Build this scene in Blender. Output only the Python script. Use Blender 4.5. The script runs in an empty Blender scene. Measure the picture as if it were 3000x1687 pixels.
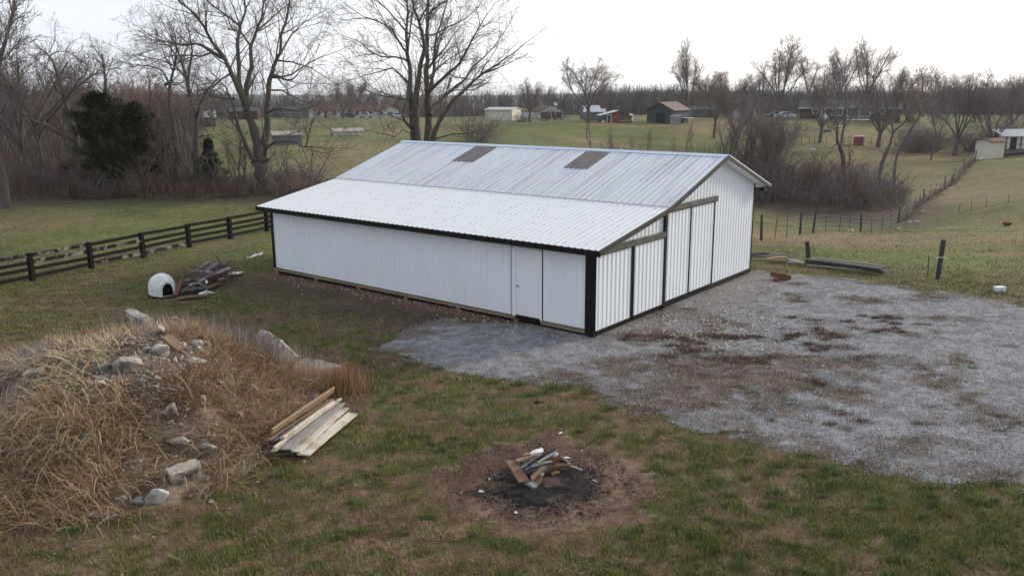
import bpy, bmesh, math, random
import numpy as np
from mathutils import Vector, Matrix

# ------------------------------------------------------------------ camera, sky, sun
F, PITCH, ROLL, CH = 2470.514, math.radians(13.171), math.radians(.391), 6.915
_fw = np.array([0, math.cos(PITCH), -math.sin(PITCH)]); _e = np.array([0, math.sin(PITCH), math.cos(PITCH)])
_ex = np.array([1., 0, 0])
_R = math.cos(ROLL)*_ex - math.sin(ROLL)*_e; _U = math.sin(ROLL)*_ex + math.cos(ROLL)*_e
CAM = np.array([0, 0, CH])
scene = bpy.context.scene
cd = bpy.data.cameras.new('camera'); cam = bpy.data.objects.new('camera', cd); scene.collection.objects.link(cam)
cd.sensor_width = 36; cd.lens = F/3000*36; cd.clip_end = 12000; cd.clip_start = .2
cam.matrix_world = Matrix(((_R[0], _U[0], -_fw[0], 0), (_R[1], _U[1], -_fw[1], 0), (_R[2], _U[2], -_fw[2], CH), (0, 0, 0, 1)))
scene.camera = cam
scene.render.resolution_x, scene.render.resolution_y = 1024, 575

SUN_EL, SUN_AZ = math.radians(20), math.radians(58)     # azimuth clockwise from +Y (view direction)
w = bpy.data.worlds.new('World'); scene.world = w; w.use_nodes = True
nt = w.node_tree; nt.nodes.clear()
N = nt.nodes.new; Lk = nt.links.new
out = N('ShaderNodeOutputWorld'); bg = N('ShaderNodeBackground'); bg.inputs['Strength'].default_value = .1
sky = N('ShaderNodeTexSky'); sky.sky_type = 'NISHITA'; sky.sun_disc = False
sky.sun_elevation = SUN_EL; sky.sun_rotation = SUN_AZ; sky.dust_density = 3; sky.air_density = 1.2
tc = N('ShaderNodeTexCoord'); mp = N('ShaderNodeMapping'); mp.inputs['Scale'].default_value = (1, 1, 3.5)
ns = N('ShaderNodeTexNoise'); ns.inputs['Scale'].default_value = 1.6; ns.inputs['Detail'].default_value = 5
rp = N('ShaderNodeValToRGB'); rp.color_ramp.elements[0].position = .3; rp.color_ramp.elements[1].position = .75
rp.color_ramp.elements[0].color = (6.6, 7.5, 8.9, 1); rp.color_ramp.elements[1].color = (8.9, 9.6, 10.6, 1)
mx = N('ShaderNodeMix'); mx.data_type = 'RGBA'; mx.inputs[0].default_value = .84
Lk(tc.outputs['Generated'], mp.inputs[0]); Lk(mp.outputs[0], ns.inputs[0]); Lk(ns.outputs[0], rp.inputs[0])
# thin bright cloud near the horizon, brightest on the sun's side
sx = N('ShaderNodeSeparateXYZ'); Lk(tc.outputs['Generated'], sx.inputs[0])
hz = N('ShaderNodeMapRange'); hz.inputs[1].default_value = .0; hz.inputs[2].default_value = .38; hz.inputs[3].default_value = 1; hz.inputs[4].default_value = 0; Lk(sx.outputs['Z'], hz.inputs[0])
sd0 = N('ShaderNodeVectorMath'); sd0.operation = 'DOT_PRODUCT'; Lk(tc.outputs['Generated'], sd0.inputs[0]); sd0.inputs[1].default_value = (math.sin(SUN_AZ), math.cos(SUN_AZ), .1)
az = N('ShaderNodeMapRange'); az.inputs[1].default_value = .2; az.inputs[2].default_value = .75; az.inputs[3].default_value = .3; az.inputs[4].default_value = 1; Lk(sd0.outputs['Value'], az.inputs[0])
ml = N('ShaderNodeMath'); ml.operation = 'MULTIPLY'; Lk(hz.outputs[0], ml.inputs[0]); Lk(az.outputs[0], ml.inputs[1])
gl = N('ShaderNodeMix'); gl.data_type = 'RGBA'; gl.inputs[7].default_value = (16., 15.6, 15.2, 1); Lk(rp.outputs[0], gl.inputs[6]); Lk(ml.outputs[0], gl.inputs[0])
Lk(sky.outputs[0], mx.inputs[6]); Lk(gl.outputs[2], mx.inputs[7]); Lk(mx.outputs[2], bg.inputs[0]); Lk(bg.outputs[0], out.inputs[0])
sl = bpy.data.lights.new('sun', 'SUN'); sl.energy = 3.2; sl.angle = math.radians(10); sl.color = (1, .90, .76)
so = bpy.data.objects.new('sun', sl); scene.collection.objects.link(so)
sd = Vector((math.sin(SUN_AZ)*math.cos(SUN_EL), math.cos(SUN_AZ)*math.cos(SUN_EL), math.sin(SUN_EL)))
so.rotation_euler = sd.to_track_quat('Z', 'Y').to_euler(); so.location = (20, 20, 40)
scene.view_settings.view_transform = 'Standard'; scene.view_settings.look = 'None'
scene.view_settings.exposure = .13; scene.view_settings.gamma = 1

# ------------------------------------------------------------------ helpers
def ray(px, py): return _fw + _R*(px-1500)/F - _U*(py-843.5)/F
def at(px, py, Y): d = ray(px, py); return CAM + d*Y/d[1]
def onz(px, py, z=0.): d = ray(px, py); return CAM + d*(z-CH)/d[2]

class Noise:
    def __init__(s, seed): s.t = np.random.RandomState(seed).rand(256, 256)
    def __call__(s, x, y, sc):
        x = np.asarray(x, float)/sc; y = np.asarray(y, float)/sc
        xi = np.floor(x).astype(int); yi = np.floor(y).astype(int); fx = x-xi; fy = y-yi
        fx = fx*fx*(3-2*fx); fy = fy*fy*(3-2*fy)
        g = lambda a, b: s.t[a & 255, b & 255]
        return (g(xi, yi)*(1-fx)+g(xi+1, yi)*fx)*(1-fy)+(g(xi, yi+1)*(1-fx)+g(xi+1, yi+1)*fx)*fy
    def fbm(s, x, y, sc, o=4):
        v = 0; a = .5; n = 0
        for k in range(o): v = v+a*s(np.asarray(x)+k*37.7, np.asarray(y)-k*17.3, sc); n += a; sc *= .5; a *= .55
        return v/n
nA, nB, nC = Noise(1), Noise(2), Noise(3)
def sstep(a, b, x): t = np.clip((x-a)/(b-a), 0, 1); return t*t*(3-2*t)

# terrain: smooth surface through known points
_cp = [(-20, 8, 0), (0, 6, 0), (20, 6, 0), (-40, 10, 0), (40, 10, 0), (0, 10, 0), (-10, 12, 0), (10, 12, 0), (0, 20, 0), (10, 20, 0), (17, 27, 0), (-10, 28, 0), (-3, 30, 0), (5, 35, 0),
       (12, 33, -.05), (-16, 20, 0), (-20, 33, -.2), (-11, 43, -.18), (-5, 40, -.1), (22, 15, 0), (-22, 12, 0), (12, 37, -.3), (2.3, 23.2, 0), (9, 31.8, 0), (-9, 33, -.05), (0, 0, 0),
       (0, -60, 0), (-60, 0, 0), (60, 0, .3), (-45, 80, -.4), (-70, 150, -2), (-60, 50, -.2)]
for a, b, Y in [(2233, 706, 49), (2335, 687, 56), (2498, 676, 66), (2590, 676, 72), (2660, 640, 80), (2715, 590, 90), (2790, 540, 103), (2860, 470, 124),
                (0, 600, 53.5), (400, 592, 54), (760, 585, 55), (2750, 813, 31.5), (2950, 700, 48), (2950, 600, 72), (2950, 520, 100), (2200, 590, 80), (2500, 580, 84),
                (1650, 440, 110), (1650, 375, 150), (1900, 363, 165), (1500, 351, 190), (1100, 346, 245), (960, 347, 250), (700, 347, 250), (1000, 480, 81), (1000, 400, 125),
                (2400, 348, 184), (2600, 348, 186), (2850, 352, 186), (2400, 420, 150), (2200, 440, 140), (2500, 500, 116), (2950, 400, 152), (2990, 452, 130), (2350, 520, 108)]:
    _cp.append(tuple(at(a, b, Y)))
for x in (-350, -150, 0, 150, 350):
    _cp += [(x, 400, -9), (x, 800, -20), (x*3, 1600, -30)]
_cp += [(-3000, 5000, -40), (0, 5000, -40), (3000, 5000, -40), (-4000, 1000, -25), (4000, 1000, -25), (-500, 100, -2), (500, 100, -2), (-500, -500, 0), (500, -500, 0), (150, 250, -1), (-150, 300, -3), (60, 330, -3), (-40, 330, -5), (90, 150, 0), (75, 110, -1.5)]
_cp = np.array(_cp)
def _ker(d2): return np.sqrt(d2+16.)
_d2 = ((_cp[:, None, :2]-_cp[None, :, :2])**2).sum(-1)
_n = len(_cp); _A = np.zeros((_n+3, _n+3)); _A[:_n, :_n] = -_ker(_d2)-np.eye(_n)*.05
_A[:_n, _n] = 1; _A[:_n, _n+1:] = _cp[:, :2]/1000; _A[_n, :_n] = 1; _A[_n+1:, :_n] = _cp[:, :2].T/1000
_w = np.linalg.solve(_A, np.concatenate([_cp[:, 2], [0, 0, 0]]))
def gz(x, y):
    x = np.asarray(x, float); y = np.asarray(y, float); sh = x.shape; X = x.ravel(); Y = y.ravel(); o = np.empty(len(X))
    for i in range(0, len(X), 20000):
        a = X[i:i+20000]; b = Y[i:i+20000]
        o[i:i+20000] = -_ker((a[:, None]-_cp[:, 0])**2+(b[:, None]-_cp[:, 1])**2)@_w[:_n]+_w[_n]+(a*_w[_n+1]+b*_w[_n+2])/1000
    near = sstep(60, 30, Y)
    o = o + (nA.fbm(X, Y, 2.2, 3)-.5)*.06*near + (nB.fbm(X, Y, 14, 3)-.5)*.5*(1-near)
    return o.reshape(sh)
def gzs(x, y): return float(gz(np.array([x]), np.array([y]))[0])
MX, MY = -7.9, 17.3
def mound(x, y):
    x = np.asarray(x, float); y = np.asarray(y, float)
    dx = x-MX; rx = np.where(dx > 0, 3.7, 6.6); ry = np.where(y > MY, 4.6, 4.7)
    q = np.sqrt((dx/rx)**2+((y-MY)/ry)**2)
    q = q*(1+.22*(nC.fbm(x, y, 3.2, 2)-.5))
    h = 1.72*(1-sstep(0, 1.02, q))+.2*sstep(1.0, .7, q)*(nA.fbm(x, y, .9, 3)-.4)*2
    return h-.10*sstep(.93, 1.12, q)
_gz0 = gz
def surf(x, y): g = _gz0(x, y); return np.maximum(g, g+mound(x, y))
def hit(px, py, fn=None):
    d = ray(px, py); t = 8.
    fn = fn or (lambda a, b: float(surf(np.array([a]), np.array([b]))[0]))
    prev = t
    while t < 400:
        p = CAM+d*t
        if p[2] < fn(p[0], p[1]): break
        prev = t; t += .12 if t < 40 else 1.
    for _ in range(8):
        m = (prev+t)/2; p = CAM+d*m
        if p[2] < fn(p[0], p[1]): t = m
        else: prev = m
    return CAM+d*t

col = scene.collection
def tag(o, label=None, cat=None, group=None, kind=None):
    if label: o['label'] = label
    if cat: o['category'] = cat
    if group: o['group'] = group
    if kind: o['kind'] = kind
    return o
def empty(name, loc=(0, 0, 0), rz=0):
    o = bpy.data.objects.new(name, None); col.objects.link(o); o.location = Vector([float(v) for v in loc]); o.rotation_euler = (0, 0, rz); o.empty_display_size = .3
    return o
class MB:
    def __init__(s): s.v = []; s.f = []
    def add(s, vs, fs):
        b = len(s.v); s.v += [tuple(float(c) for c in v) for v in vs]; s.f += [tuple(b+i for i in f) for f in fs]
    def box(s, c, sz, rot=None, taper=1.):
        hx, hy, hz = [q/2 for q in sz]; vs = []
        for k, (i, j, l) in enumerate([(-1, -1, -1), (1, -1, -1), (1, 1, -1), (-1, 1, -1), (-1, -1, 1), (1, -1, 1), (1, 1, 1), (-1, 1, 1)]):
            t = taper if l > 0 else 1
            p = Vector((i*hx*t, j*hy*t, l*hz))
            if rot is not None: p = rot@p
            vs.append(p+Vector(c))
        s.add(vs, [(0, 3, 2, 1), (4, 5, 6, 7), (0, 1, 5, 4), (1, 2, 6, 5), (2, 3, 7, 6), (3, 0, 4, 7)])
    def bb(s, x0, x1, y0, y1, z0, z1): s.box(((x0+x1)/2, (y0+y1)/2, (z0+z1)/2), (abs(x1-x0), abs(y1-y0), abs(z1-z0)))
    def prism(s, poly, ax, a0, a1):     # polygon in the two axes other than ax
        n = len(poly); vs = []
        for a in (a0, a1):
            for p, q in poly: vs.append({0: (a, p, q), 1: (p, a, q), 2: (p, q, a)}[ax])
        s.add(vs, [tuple(range(n))[::-1], tuple(range(n, 2*n))]+[(i, (i+1) % n, n+(i+1) % n, n+i) for i in range(n)])
    def tube(s, pts, rad, n=6, cap=True):
        pts = [Vector([float(c) for c in p]) for p in pts]
        if not hasattr(rad, '__len__'): rad = [rad]*len(pts)
        vs = []
        for i, p in enumerate(pts):
            t = (pts[min(i+1, len(pts)-1)]-pts[max(i-1, 0)]).normalized()
            a = t.cross(Vector((0, 0, 1)) if abs(t.z) < .9 else Vector((1, 0, 0))).normalized(); b = t.cross(a)
            for k in range(n):
                an = 2*math.pi*k/n; vs.append(p+(a*math.cos(an)+b*math.sin(an))*rad[i])
        fs = [(i*n+k, i*n+(k+1) % n, (i+1)*n+(k+1) % n, (i+1)*n+k) for i in range(len(pts)-1) for k in range(n)]
        if cap: fs += [tuple(range(n))[::-1], tuple(range((len(pts)-1)*n, len(pts)*n))]
        s.add(vs, fs)
    def lathe(s, prof, n=16, c=(0, 0, 0)):
        vs = [(c[0]+r*math.cos(2*math.pi*k/n), c[1]+r*math.sin(2*math.pi*k/n), c[2]+z) for r, z in prof for k in range(n)]
        s.add(vs, [(i*n+k, i*n+(k+1) % n, (i+1)*n+(k+1) % n, (i+1)*n+k) for i in range(len(prof)-1) for k in range(n)])
    def mesh(s, name, m, smooth=False):
        me = bpy.data.meshes.new(name); me.from_pydata(s.v, [], s.f); me.materials.append(m)
        bm = bmesh.new(); bm.from_mesh(me); bmesh.ops.recalc_face_normals(bm, faces=bm.faces); bm.to_mesh(me); bm.free()
        if smooth: me.polygons.foreach_set('use_smooth', [True]*len(me.polygons))
        me.update(); return me
    def build(s, name, m, parent=None, smooth=False):
        o = bpy.data.objects.new(name, s.mesh(name, m, smooth)); col.objects.link(o)
        if parent: o.parent = parent
        return o
def npmesh(name, V, Fc, m, smooth=False, attrs=None):
    """V (n,3), Fc list of (m,k) int arrays"""
    me = bpy.data.meshes.new(name); V = np.asarray(V, np.float32); me.vertices.add(len(V)); me.vertices.foreach_set('co', V.ravel())
    tot = sum(f.size for f in Fc); nf = sum(len(f) for f in Fc)
    me.loops.add(tot); me.loops.foreach_set('vertex_index', np.concatenate([f.ravel() for f in Fc]).astype(np.int32))
    me.polygons.add(nf); ln = np.concatenate([np.full(len(f), f.shape[1]) for f in Fc]); st = np.concatenate([[0], np.cumsum(ln)[:-1]])
    me.polygons.foreach_set('loop_start', st.astype(np.int32))
    try: me.polygons.foreach_set('loop_total', ln.astype(np.int32))
    except Exception: pass
    if smooth: me.polygons.foreach_set('use_smooth', np.ones(nf, bool))
    for k, a in (attrs or {}).items():
        if a.ndim == 2:
            at_ = me.attributes.new(k, 'FLOAT_COLOR', 'POINT'); c4 = np.ones((len(V), 4), np.float32); c4[:, :3] = a; at_.data.foreach_set('color', c4.ravel())
        else:
            at_ = me.attributes.new(k, 'FLOAT', 'POINT'); at_.data.foreach_set('value', a.astype(np.float32))
    me.materials.append(m); me.update(calc_edges=True); me.validate()
    return me
def linkobj(name, me, parent=None):
    o = bpy.data.objects.new(name, me); col.objects.link(o)
    if parent: o.parent = parent
    return o

# ------------------------------------------------------------------ materials
def mk(name, c1, c2=None, scale=4., rough=.8, bump=0., metal=0., stretch=(1, 1, 1), coords='Object', detail=5, spec=.3, p0=.35, p1=.65, c3=None, s3=1., bd=.02):
    m = bpy.data.materials.new(name); m.use_nodes = True; t = m.node_tree; b = t.nodes['Principled BSDF']
    b.inputs['Roughness'].default_value = rough; b.inputs['Metallic'].default_value = metal; b.inputs['Specular IOR Level'].default_value = spec
    c2 = c2 or tuple(v*.8 for v in c1)
    tc = t.nodes.new('ShaderNodeTexCoord'); mp = t.nodes.new('ShaderNodeMapping'); mp.inputs['Scale'].default_value = stretch
    n = t.nodes.new('ShaderNodeTexNoise'); n.inputs['Scale'].default_value = scale; n.inputs['Detail'].default_value = detail; n.inputs['Roughness'].default_value = .6
    r = t.nodes.new('ShaderNodeValToRGB'); e = r.color_ramp.elements; e[0].position = p0; e[1].position = p1; e[0].color = (*c1, 1); e[1].color = (*c2, 1)
    src = tc.outputs['Object']
    if coords == 'World': g = t.nodes.new('ShaderNodeNewGeometry'); src = g.outputs['Position']
    t.links.new(src, mp.inputs[0]); t.links.new(mp.outputs[0], n.inputs[0]); t.links.new(n.outputs[0], r.inputs[0])
    colr = r.outputs[0]
    if c3:
        n2 = t.nodes.new('ShaderNodeTexNoise'); n2.inputs['Scale'].default_value = s3; n2.inputs['Detail'].default_value = 6
        t.links.new(src, n2.inputs[0])
        r2 = t.nodes.new('ShaderNodeValToRGB'); r2.color_ramp.elements[0].position = .5; r2.color_ramp.elements[1].position = .62
        t.links.new(n2.outputs[0], r2.inputs[0]); x = t.nodes.new('ShaderNodeMix'); x.data_type = 'RGBA'
        t.links.new(r2.outputs[0], x.inputs[0]); t.links.new(colr, x.inputs[6]); x.inputs[7].default_value = (*c3, 1); colr = x.outputs[2]
    t.links.new(colr, b.inputs['Base Color'])
    if bump:
        bp = t.nodes.new('ShaderNodeBump'); bp.inputs['Strength'].default_value = bump; bp.inputs['Distance'].default_value = bd
        t.links.new(n.outputs[0], bp.inputs['Height']); t.links.new(bp.outputs[0], b.inputs['Normal'])
    return m
def mat_attr(name, rough=.9, micro=((18., .35), (3., .2)), bump=.4, bumpscale=30., bd=.03, trans=0.):
    """colour from the mesh's own colour attribute with fine mottling"""
    m = bpy.data.materials.new(name); m.use_nodes = True; t = m.node_tree; b = t.nodes['Principled BSDF']; b.inputs['Roughness'].default_value = rough
    b.inputs['Specular IOR Level'].default_value = .15
    a = t.nodes.new('ShaderNodeAttribute'); a.attribute_name = 'col'; g = t.nodes.new('ShaderNodeNewGeometry'); c = a.outputs['Color']
    for sc, am in micro:
        n = t.nodes.new('ShaderNodeTexNoise'); n.inputs['Scale'].default_value = sc; n.inputs['Detail'].default_value = 6; n.inputs['Roughness'].default_value = .7
        t.links.new(g.outputs['Position'], n.inputs[0])
        mr = t.nodes.new('ShaderNodeMapRange'); mr.inputs[1].default_value = .25; mr.inputs[2].default_value = .75; mr.inputs[3].default_value = 1-am; mr.inputs[4].default_value = 1+am
        t.links.new(n.outputs[0], mr.inputs[0]); v = t.nodes.new('ShaderNodeVectorMath'); v.operation = 'SCALE'
        t.links.new(c, v.inputs[0]); t.links.new(mr.outputs[0], v.inputs['Scale']); c = v.outputs[0]
    t.links.new(c, b.inputs['Base Color'])
    if bump:
        n = t.nodes.new('ShaderNodeTexNoise'); n.inputs['Scale'].default_value = bumpscale; n.inputs['Detail'].default_value = 5
        t.links.new(g.outputs['Position'], n.inputs[0]); bp = t.nodes.new('ShaderNodeBump'); bp.inputs['Strength'].default_value = bump; bp.inputs['Distance'].default_value = bd
        t.links.new(n.outputs[0], bp.inputs['Height']); t.links.new(bp.outputs[0], b.inputs['Normal'])
    return m
M = {}
M['wall'] = mk('white_steel', (.80, .83, .87), (.76, .79, .83), 1.2, .45, spec=.4, stretch=(1, 1, .4))
M['roof_main'] = mk('galvanised_white', (.63, .65, .67), (.28, .29, .305), 2.2, .45, stretch=(.10, 3.4, .10), p0=.5, p1=.74, detail=7, spec=.45)
M['roof_lean'] = mk('white_roof_steel', (.71, .71, .705), (.61, .61, .61), 3., .5, stretch=(.2, 3.2, .2), p0=.5, p1=.8, detail=6, spec=.4)
M['ridge'] = mk('ridge_steel', (.58, .66, .76), (.5, .58, .68), 2, .38, spec=.45)
M['skylight'] = mk('weathered_skylight', (.10, .078, .07), (.26, .225, .205), 5, .6, stretch=(.35, 8, .35), p0=.35, p1=.7)
M['black'] = mk('black_trim', (.007, .006, .007), (.012, .011, .011), 5, .55, spec=.15)
M['dkgrey'] = mk('grey_trim', (.032, .03, .028), (.055, .051, .047), 3, .6, spec=.2)
M['track'] = mk('track_cover', (.05, .048, .043), (.12, .115, .105), 2.5, .45, metal=.1, spec=.5)
M['door'] = mk('white_door_paint', (.80, .81, .82), (.77, .78, .80), 2, .4)
M['steel'] = mk('steel', (.45, .44, .42), (.3, .3, .3), 8, .35, metal=.8)
M['lumber'] = mk('treated_lumber', (.30, .22, .14), (.20, .14, .09), 6, .85, .3, stretch=(1, .1, 1))
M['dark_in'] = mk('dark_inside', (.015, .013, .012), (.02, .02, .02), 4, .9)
M['fence'] = mk('black_fence_paint', (.009, .008, .008), (.018, .016, .015), 9, .8, .3, coords='World', spec=.1)
M['fence_worn'] = mk('worn_fence_paint', (.012, .011, .01), (.02, .018, .017), 9, .8, .3, coords='World', c3=(.20, .19, .18), s3=3.3, spec=.1)
M['fpost'] = mk('black_post_paint', (.008, .007, .007), (.015, .013, .012), 9, .8, .3, spec=.1)
M['oldpost'] = mk('old_post_wood', (.035, .03, .026), (.075, .066, .056), 14, .9, .5, stretch=(3, 3, .4))
M['tpost'] = mk('rusty_tpost', (.05, .035, .028), (.09, .07, .06), 20, .8)
M['wire'] = mk('fence_wire', (.13, .125, .12), (.09, .08, .075), 20, .5, metal=.5)
M['plank_pale'] = mk('pale_plank', (.58, .52, .43), (.44, .40, .35), 3.2, .85, .4, stretch=(.5, 7, 3), p0=.38, p1=.66, c3=(.36, .29, .22), s3=2.1, bd=.004)
M['plank_grey'] = mk('grey_plank', (.31, .295, .28), (.19, .178, .165), 3.6, .85, .4, stretch=(.5, 8, 3), p0=.38, p1=.66, bd=.004)
M['plank_tan'] = mk('tan_plank', (.34, .24, .145), (.22, .15, .09), 3.4, .85, .4, stretch=(.6, 8, 3), bd=.004)
M['plank_brown'] = mk('brown_plank', (.20, .115, .07), (.13, .075, .048), 3.4, .8, .4, stretch=(.6, 8, 3), bd=.004)
M['plank_dark'] = mk('dark_weathered_plank', (.065, .058, .054), (.13, .12, .112), 4, .9, .5, stretch=(.5, 8, 3), bd=.005)
M['metal_grey'] = mk('grey_metal_strip', (.20, .22, .25), (.12, .13, .15), 3, .4, metal=.3, stretch=(.6, 6, 3))
M['char'] = mk('charred_wood', (.018, .015, .014), (.06, .045, .035), 6, .9, .6)
M['orange'] = mk('orange_wood', (.42, .21, .07), (.28, .13, .05), 5, .8, .3, stretch=(.6, 6, 3))
M['foam'] = mk('white_foam', (.78, .79, .80), (.7, .7, .7), 8, .8, .3)
M['plastic'] = mk('doghouse_plastic', (.66, .66, .64), (.46, .46, .43), 3.2, .5, p0=.45, p1=.8)
M['rock'] = mk('concrete_rubble', (.40, .355, .295), (.25, .215, .175), 3.5, .95, .9, c3=(.14, .12, .10), s3=2.2, detail=8)
M['rock_w'] = mk('pale_concrete', (.52, .48, .43), (.34, .31, .27), 4, .95, .9, c3=(.22, .19, .16), s3=3, detail=8)
M['rock_g'] = mk('grey_rock', (.19, .18, .17), (.28, .265, .245), 4, .95, .9, detail=8)
M['rust'] = mk('red_brown_timber', (.19, .075, .045), (.12, .05, .032), 5, .85, .3, stretch=(.6, 5, 3))
M['bark'] = mk('bark', (.14, .12, .115), (.075, .063, .06), 6, .95, .6, stretch=(2, 2, .5), coords='World')
M['bark_big'] = mk('bark_big', (.15, .125, .11), (.066, .055, .05), 5, .95, .8, stretch=(3, 3, .6), coords='World', c3=(.085, .095, .065), s3=.8)
M['twig'] = mk('twigs', (.20, .165, .155), (.125, .103, .098), 3, .95, coords='World')
M['twig_red'] = mk('reddish_twigs', (.25, .165, .14), (.16, .112, .098), 3, .95, coords='World')
M['twig_grey'] = mk('greyish_twigs', (.24, .205, .20), (.155, .132, .13), 3, .95, coords='World')
M['twig_bud'] = mk('budding_twigs', (.32, .12, .10), (.20, .09, .08), 3, .95, coords='World')
M['brick'] = mk('red_brick', (.078, .040, .036), (.055, .032, .03), 3, .9, coords='Object')
M['cream'] = mk('cream_siding', (.62, .58, .48), (.54, .50, .42), 2, .7)
M['whitew'] = mk('white_siding', (.68, .69, .70), (.58, .59, .61), 2, .6)
M['shingle_r'] = mk('red_brown_shingles', (.165, .095, .078), (.11, .065, .055), 6, .9)
M['shingle_d'] = mk('dark_shingles', (.052, .053, .062), (.085, .086, .096), 5, .9)
M['rusty_roof'] = mk('rusty_tin_roof', (.15, .066, .05), (.22, .19, .18), 1.6, .7, stretch=(.5, 3, 1), p0=.4, p1=.6, detail=6)
M['tin'] = mk('tin_roof', (.50, .52, .54), (.36, .37, .38), 2, .5)
M['tin_pale'] = mk('pale_tin_roof', (.70, .72, .73), (.55, .56, .57), 2, .5)
M['barnwood'] = mk('black_barn_boards', (.028, .034, .045), (.075, .085, .10), 5, .9, stretch=(6, 6, .5))
M['greyside'] = mk('grey_siding', (.17, .18, .2), (.12, .13, .14), 3, .8)
M['redpaint'] = mk('red_paint', (.27, .055, .045), (.19, .045, .038), 3, .7)
M['glass'] = mk('window_glass', (.03, .035, .045), (.06, .07, .08), 2, .12, spec=.6)
M['carpaint'] = mk('pale_blue_car_paint', (.45, .52, .58), (.42, .49, .55), 1, .25, spec=.6)
M['cardark'] = mk('dark_car_paint', (.04, .055, .09), (.05, .06, .1), 1, .25, spec=.6)
M['rubber'] = mk('rubber', (.02, .02, .02), (.03, .03, .03), 6, .8)
M['white'] = mk('white_paint', (.78, .78, .78), (.68, .68, .68), 5, .6)
M['concrete'] = mk('pale_slab', (.42, .36, .31), (.34, .29, .25), 3, .9)
M['ground'] = mat_attr('pasture_ground', micro=((26., .5), (7., .4), (1.5, .36), (.35, .26), (.08, .12)), bump=.8, bumpscale=26.)
M['gravel'] = mat_attr('crushed_stone', micro=((40., .6), (12., .28), (2.5, .14)), bump=1., bumpscale=36.)
M['dirt'] = mat_attr('dirt_surface', micro=((30., .4), (9., .3), (2.5, .2)), bump=.9, bumpscale=30.)
M['blade'] = mat_attr('grass_blades', micro=((5., .12),), bump=0)
M['straw'] = mat_attr('dry_stalks', micro=((5., .12),), bump=0)

# ------------------------------------------------------------------ ground
D_ = 3000/2576.
def poly_sd(x, y, P):
    """signed distance, positive inside"""
    x = np.asarray(x, float); y = np.asarray(y, float); d = np.full(x.shape, 1e9); ins = np.zeros(x.shape, bool)
    for i in range(len(P)):
        ax, ay = P[i]; bx, by = P[(i+1) % len(P)]
        ex, ey = bx-ax, by-ay; t = np.clip(((x-ax)*ex+(y-ay)*ey)/(ex*ex+ey*ey+1e-12), 0, 1)
        d = np.minimum(d, np.hypot(x-ax-t*ex, y-ay-t*ey))
        c = ((ay > y) != (by > y)); xx = ax+(y-ay)*ex/(ey if abs(ey) > 1e-9 else 1e-9); ins ^= c & (x < xx)
    return np.where(ins, d, -d)
GP = [(975, 880), (1100, 926), (1280, 952), (1420, 968), (1530, 1010), (1650, 1048), (1800, 1078), (1950, 1108), (2100, 1158), (2250, 1192), (2400, 1215), (2576, 1240), (3000, 1340),
      (3000, 830), (2576, 773), (2450, 752), (2300, 727), (2150, 702), (1990, 688), (1880, 680)]
GPW = [tuple(onz(a*D_, b*D_)[:2]) for a, b in GP]+[(3.2, 26.2), (.6, 24.8), (-.6, 25.2), (-2.2, 25.4), (-3.2, 24.2)]
def grav(x, y):
    s = poly_sd(x, y, GPW)
    return s+(nB.fbm(x, y, 1.3, 6)-.5)*1.7*(1-.5*sstep(26, 30, np.asarray(y, float)))+(nC(x, y, .22)-.5)*.35
FX, FY = .5, 14.15
def dirt(x, y):
    dx = (x-FX)/2.0; dy = (y-FY)/2.05
    return 1-np.sqrt(dx*dx+dy*dy)+(nC.fbm(x, y, .9, 5)-.5)*.75+(nA(x, y, .09)-.5)*.16
def ash(x, y):
    dx = (x-.56)/.86; dy = (y-14.0)/.82
    return 1-np.sqrt(dx*dx+dy*dy)+(nA.fbm(x, y, .4, 5)-.5)*1.5
TH = math.radians(38.686); BC = np.array([2.3, 23.227]); BU = np.array([-math.cos(TH), math.sin(TH)]); BV = np.array([math.sin(TH), math.cos(TH)])
BL, BW, VB, VR = 14.913, 10.969, 3.674, 7.625
def barnuv(x, y): a = np.asarray(x)-BC[0]; b = np.asarray(y)-BC[1]; return a*BU[0]+b*BU[1], a*BV[0]+b*BV[1]
def lerp(a, b, t): t = np.asarray(t)[..., None]; return np.asarray(a)*(1-t)+np.asarray(b)*t
def green(x, y):
    g = .42*nA.fbm(x, y, 1.3, 5)+.58*nB.fbm(x, y, .3, 3)
    bias = .10*sstep(-1, 3, x)*sstep(18, 14, y) - .12*sstep(-1.5, -4, x)*sstep(16, 12, y) + .12*sstep(2.2, .3, np.abs(y-(18.4-.62*np.clip(x, -2, 9))))
    bias = bias + .20*sstep(20.5, 24, y)*sstep(-4, -9, x) + .15*sstep(8, 12, x)*sstep(28, 31, y)
    bias = bias + .12*sstep(2, 6, x)*sstep(17, 13, y)
    return np.clip((g-.5)*7.5+.44+bias*1.8, 0, 1)
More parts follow.
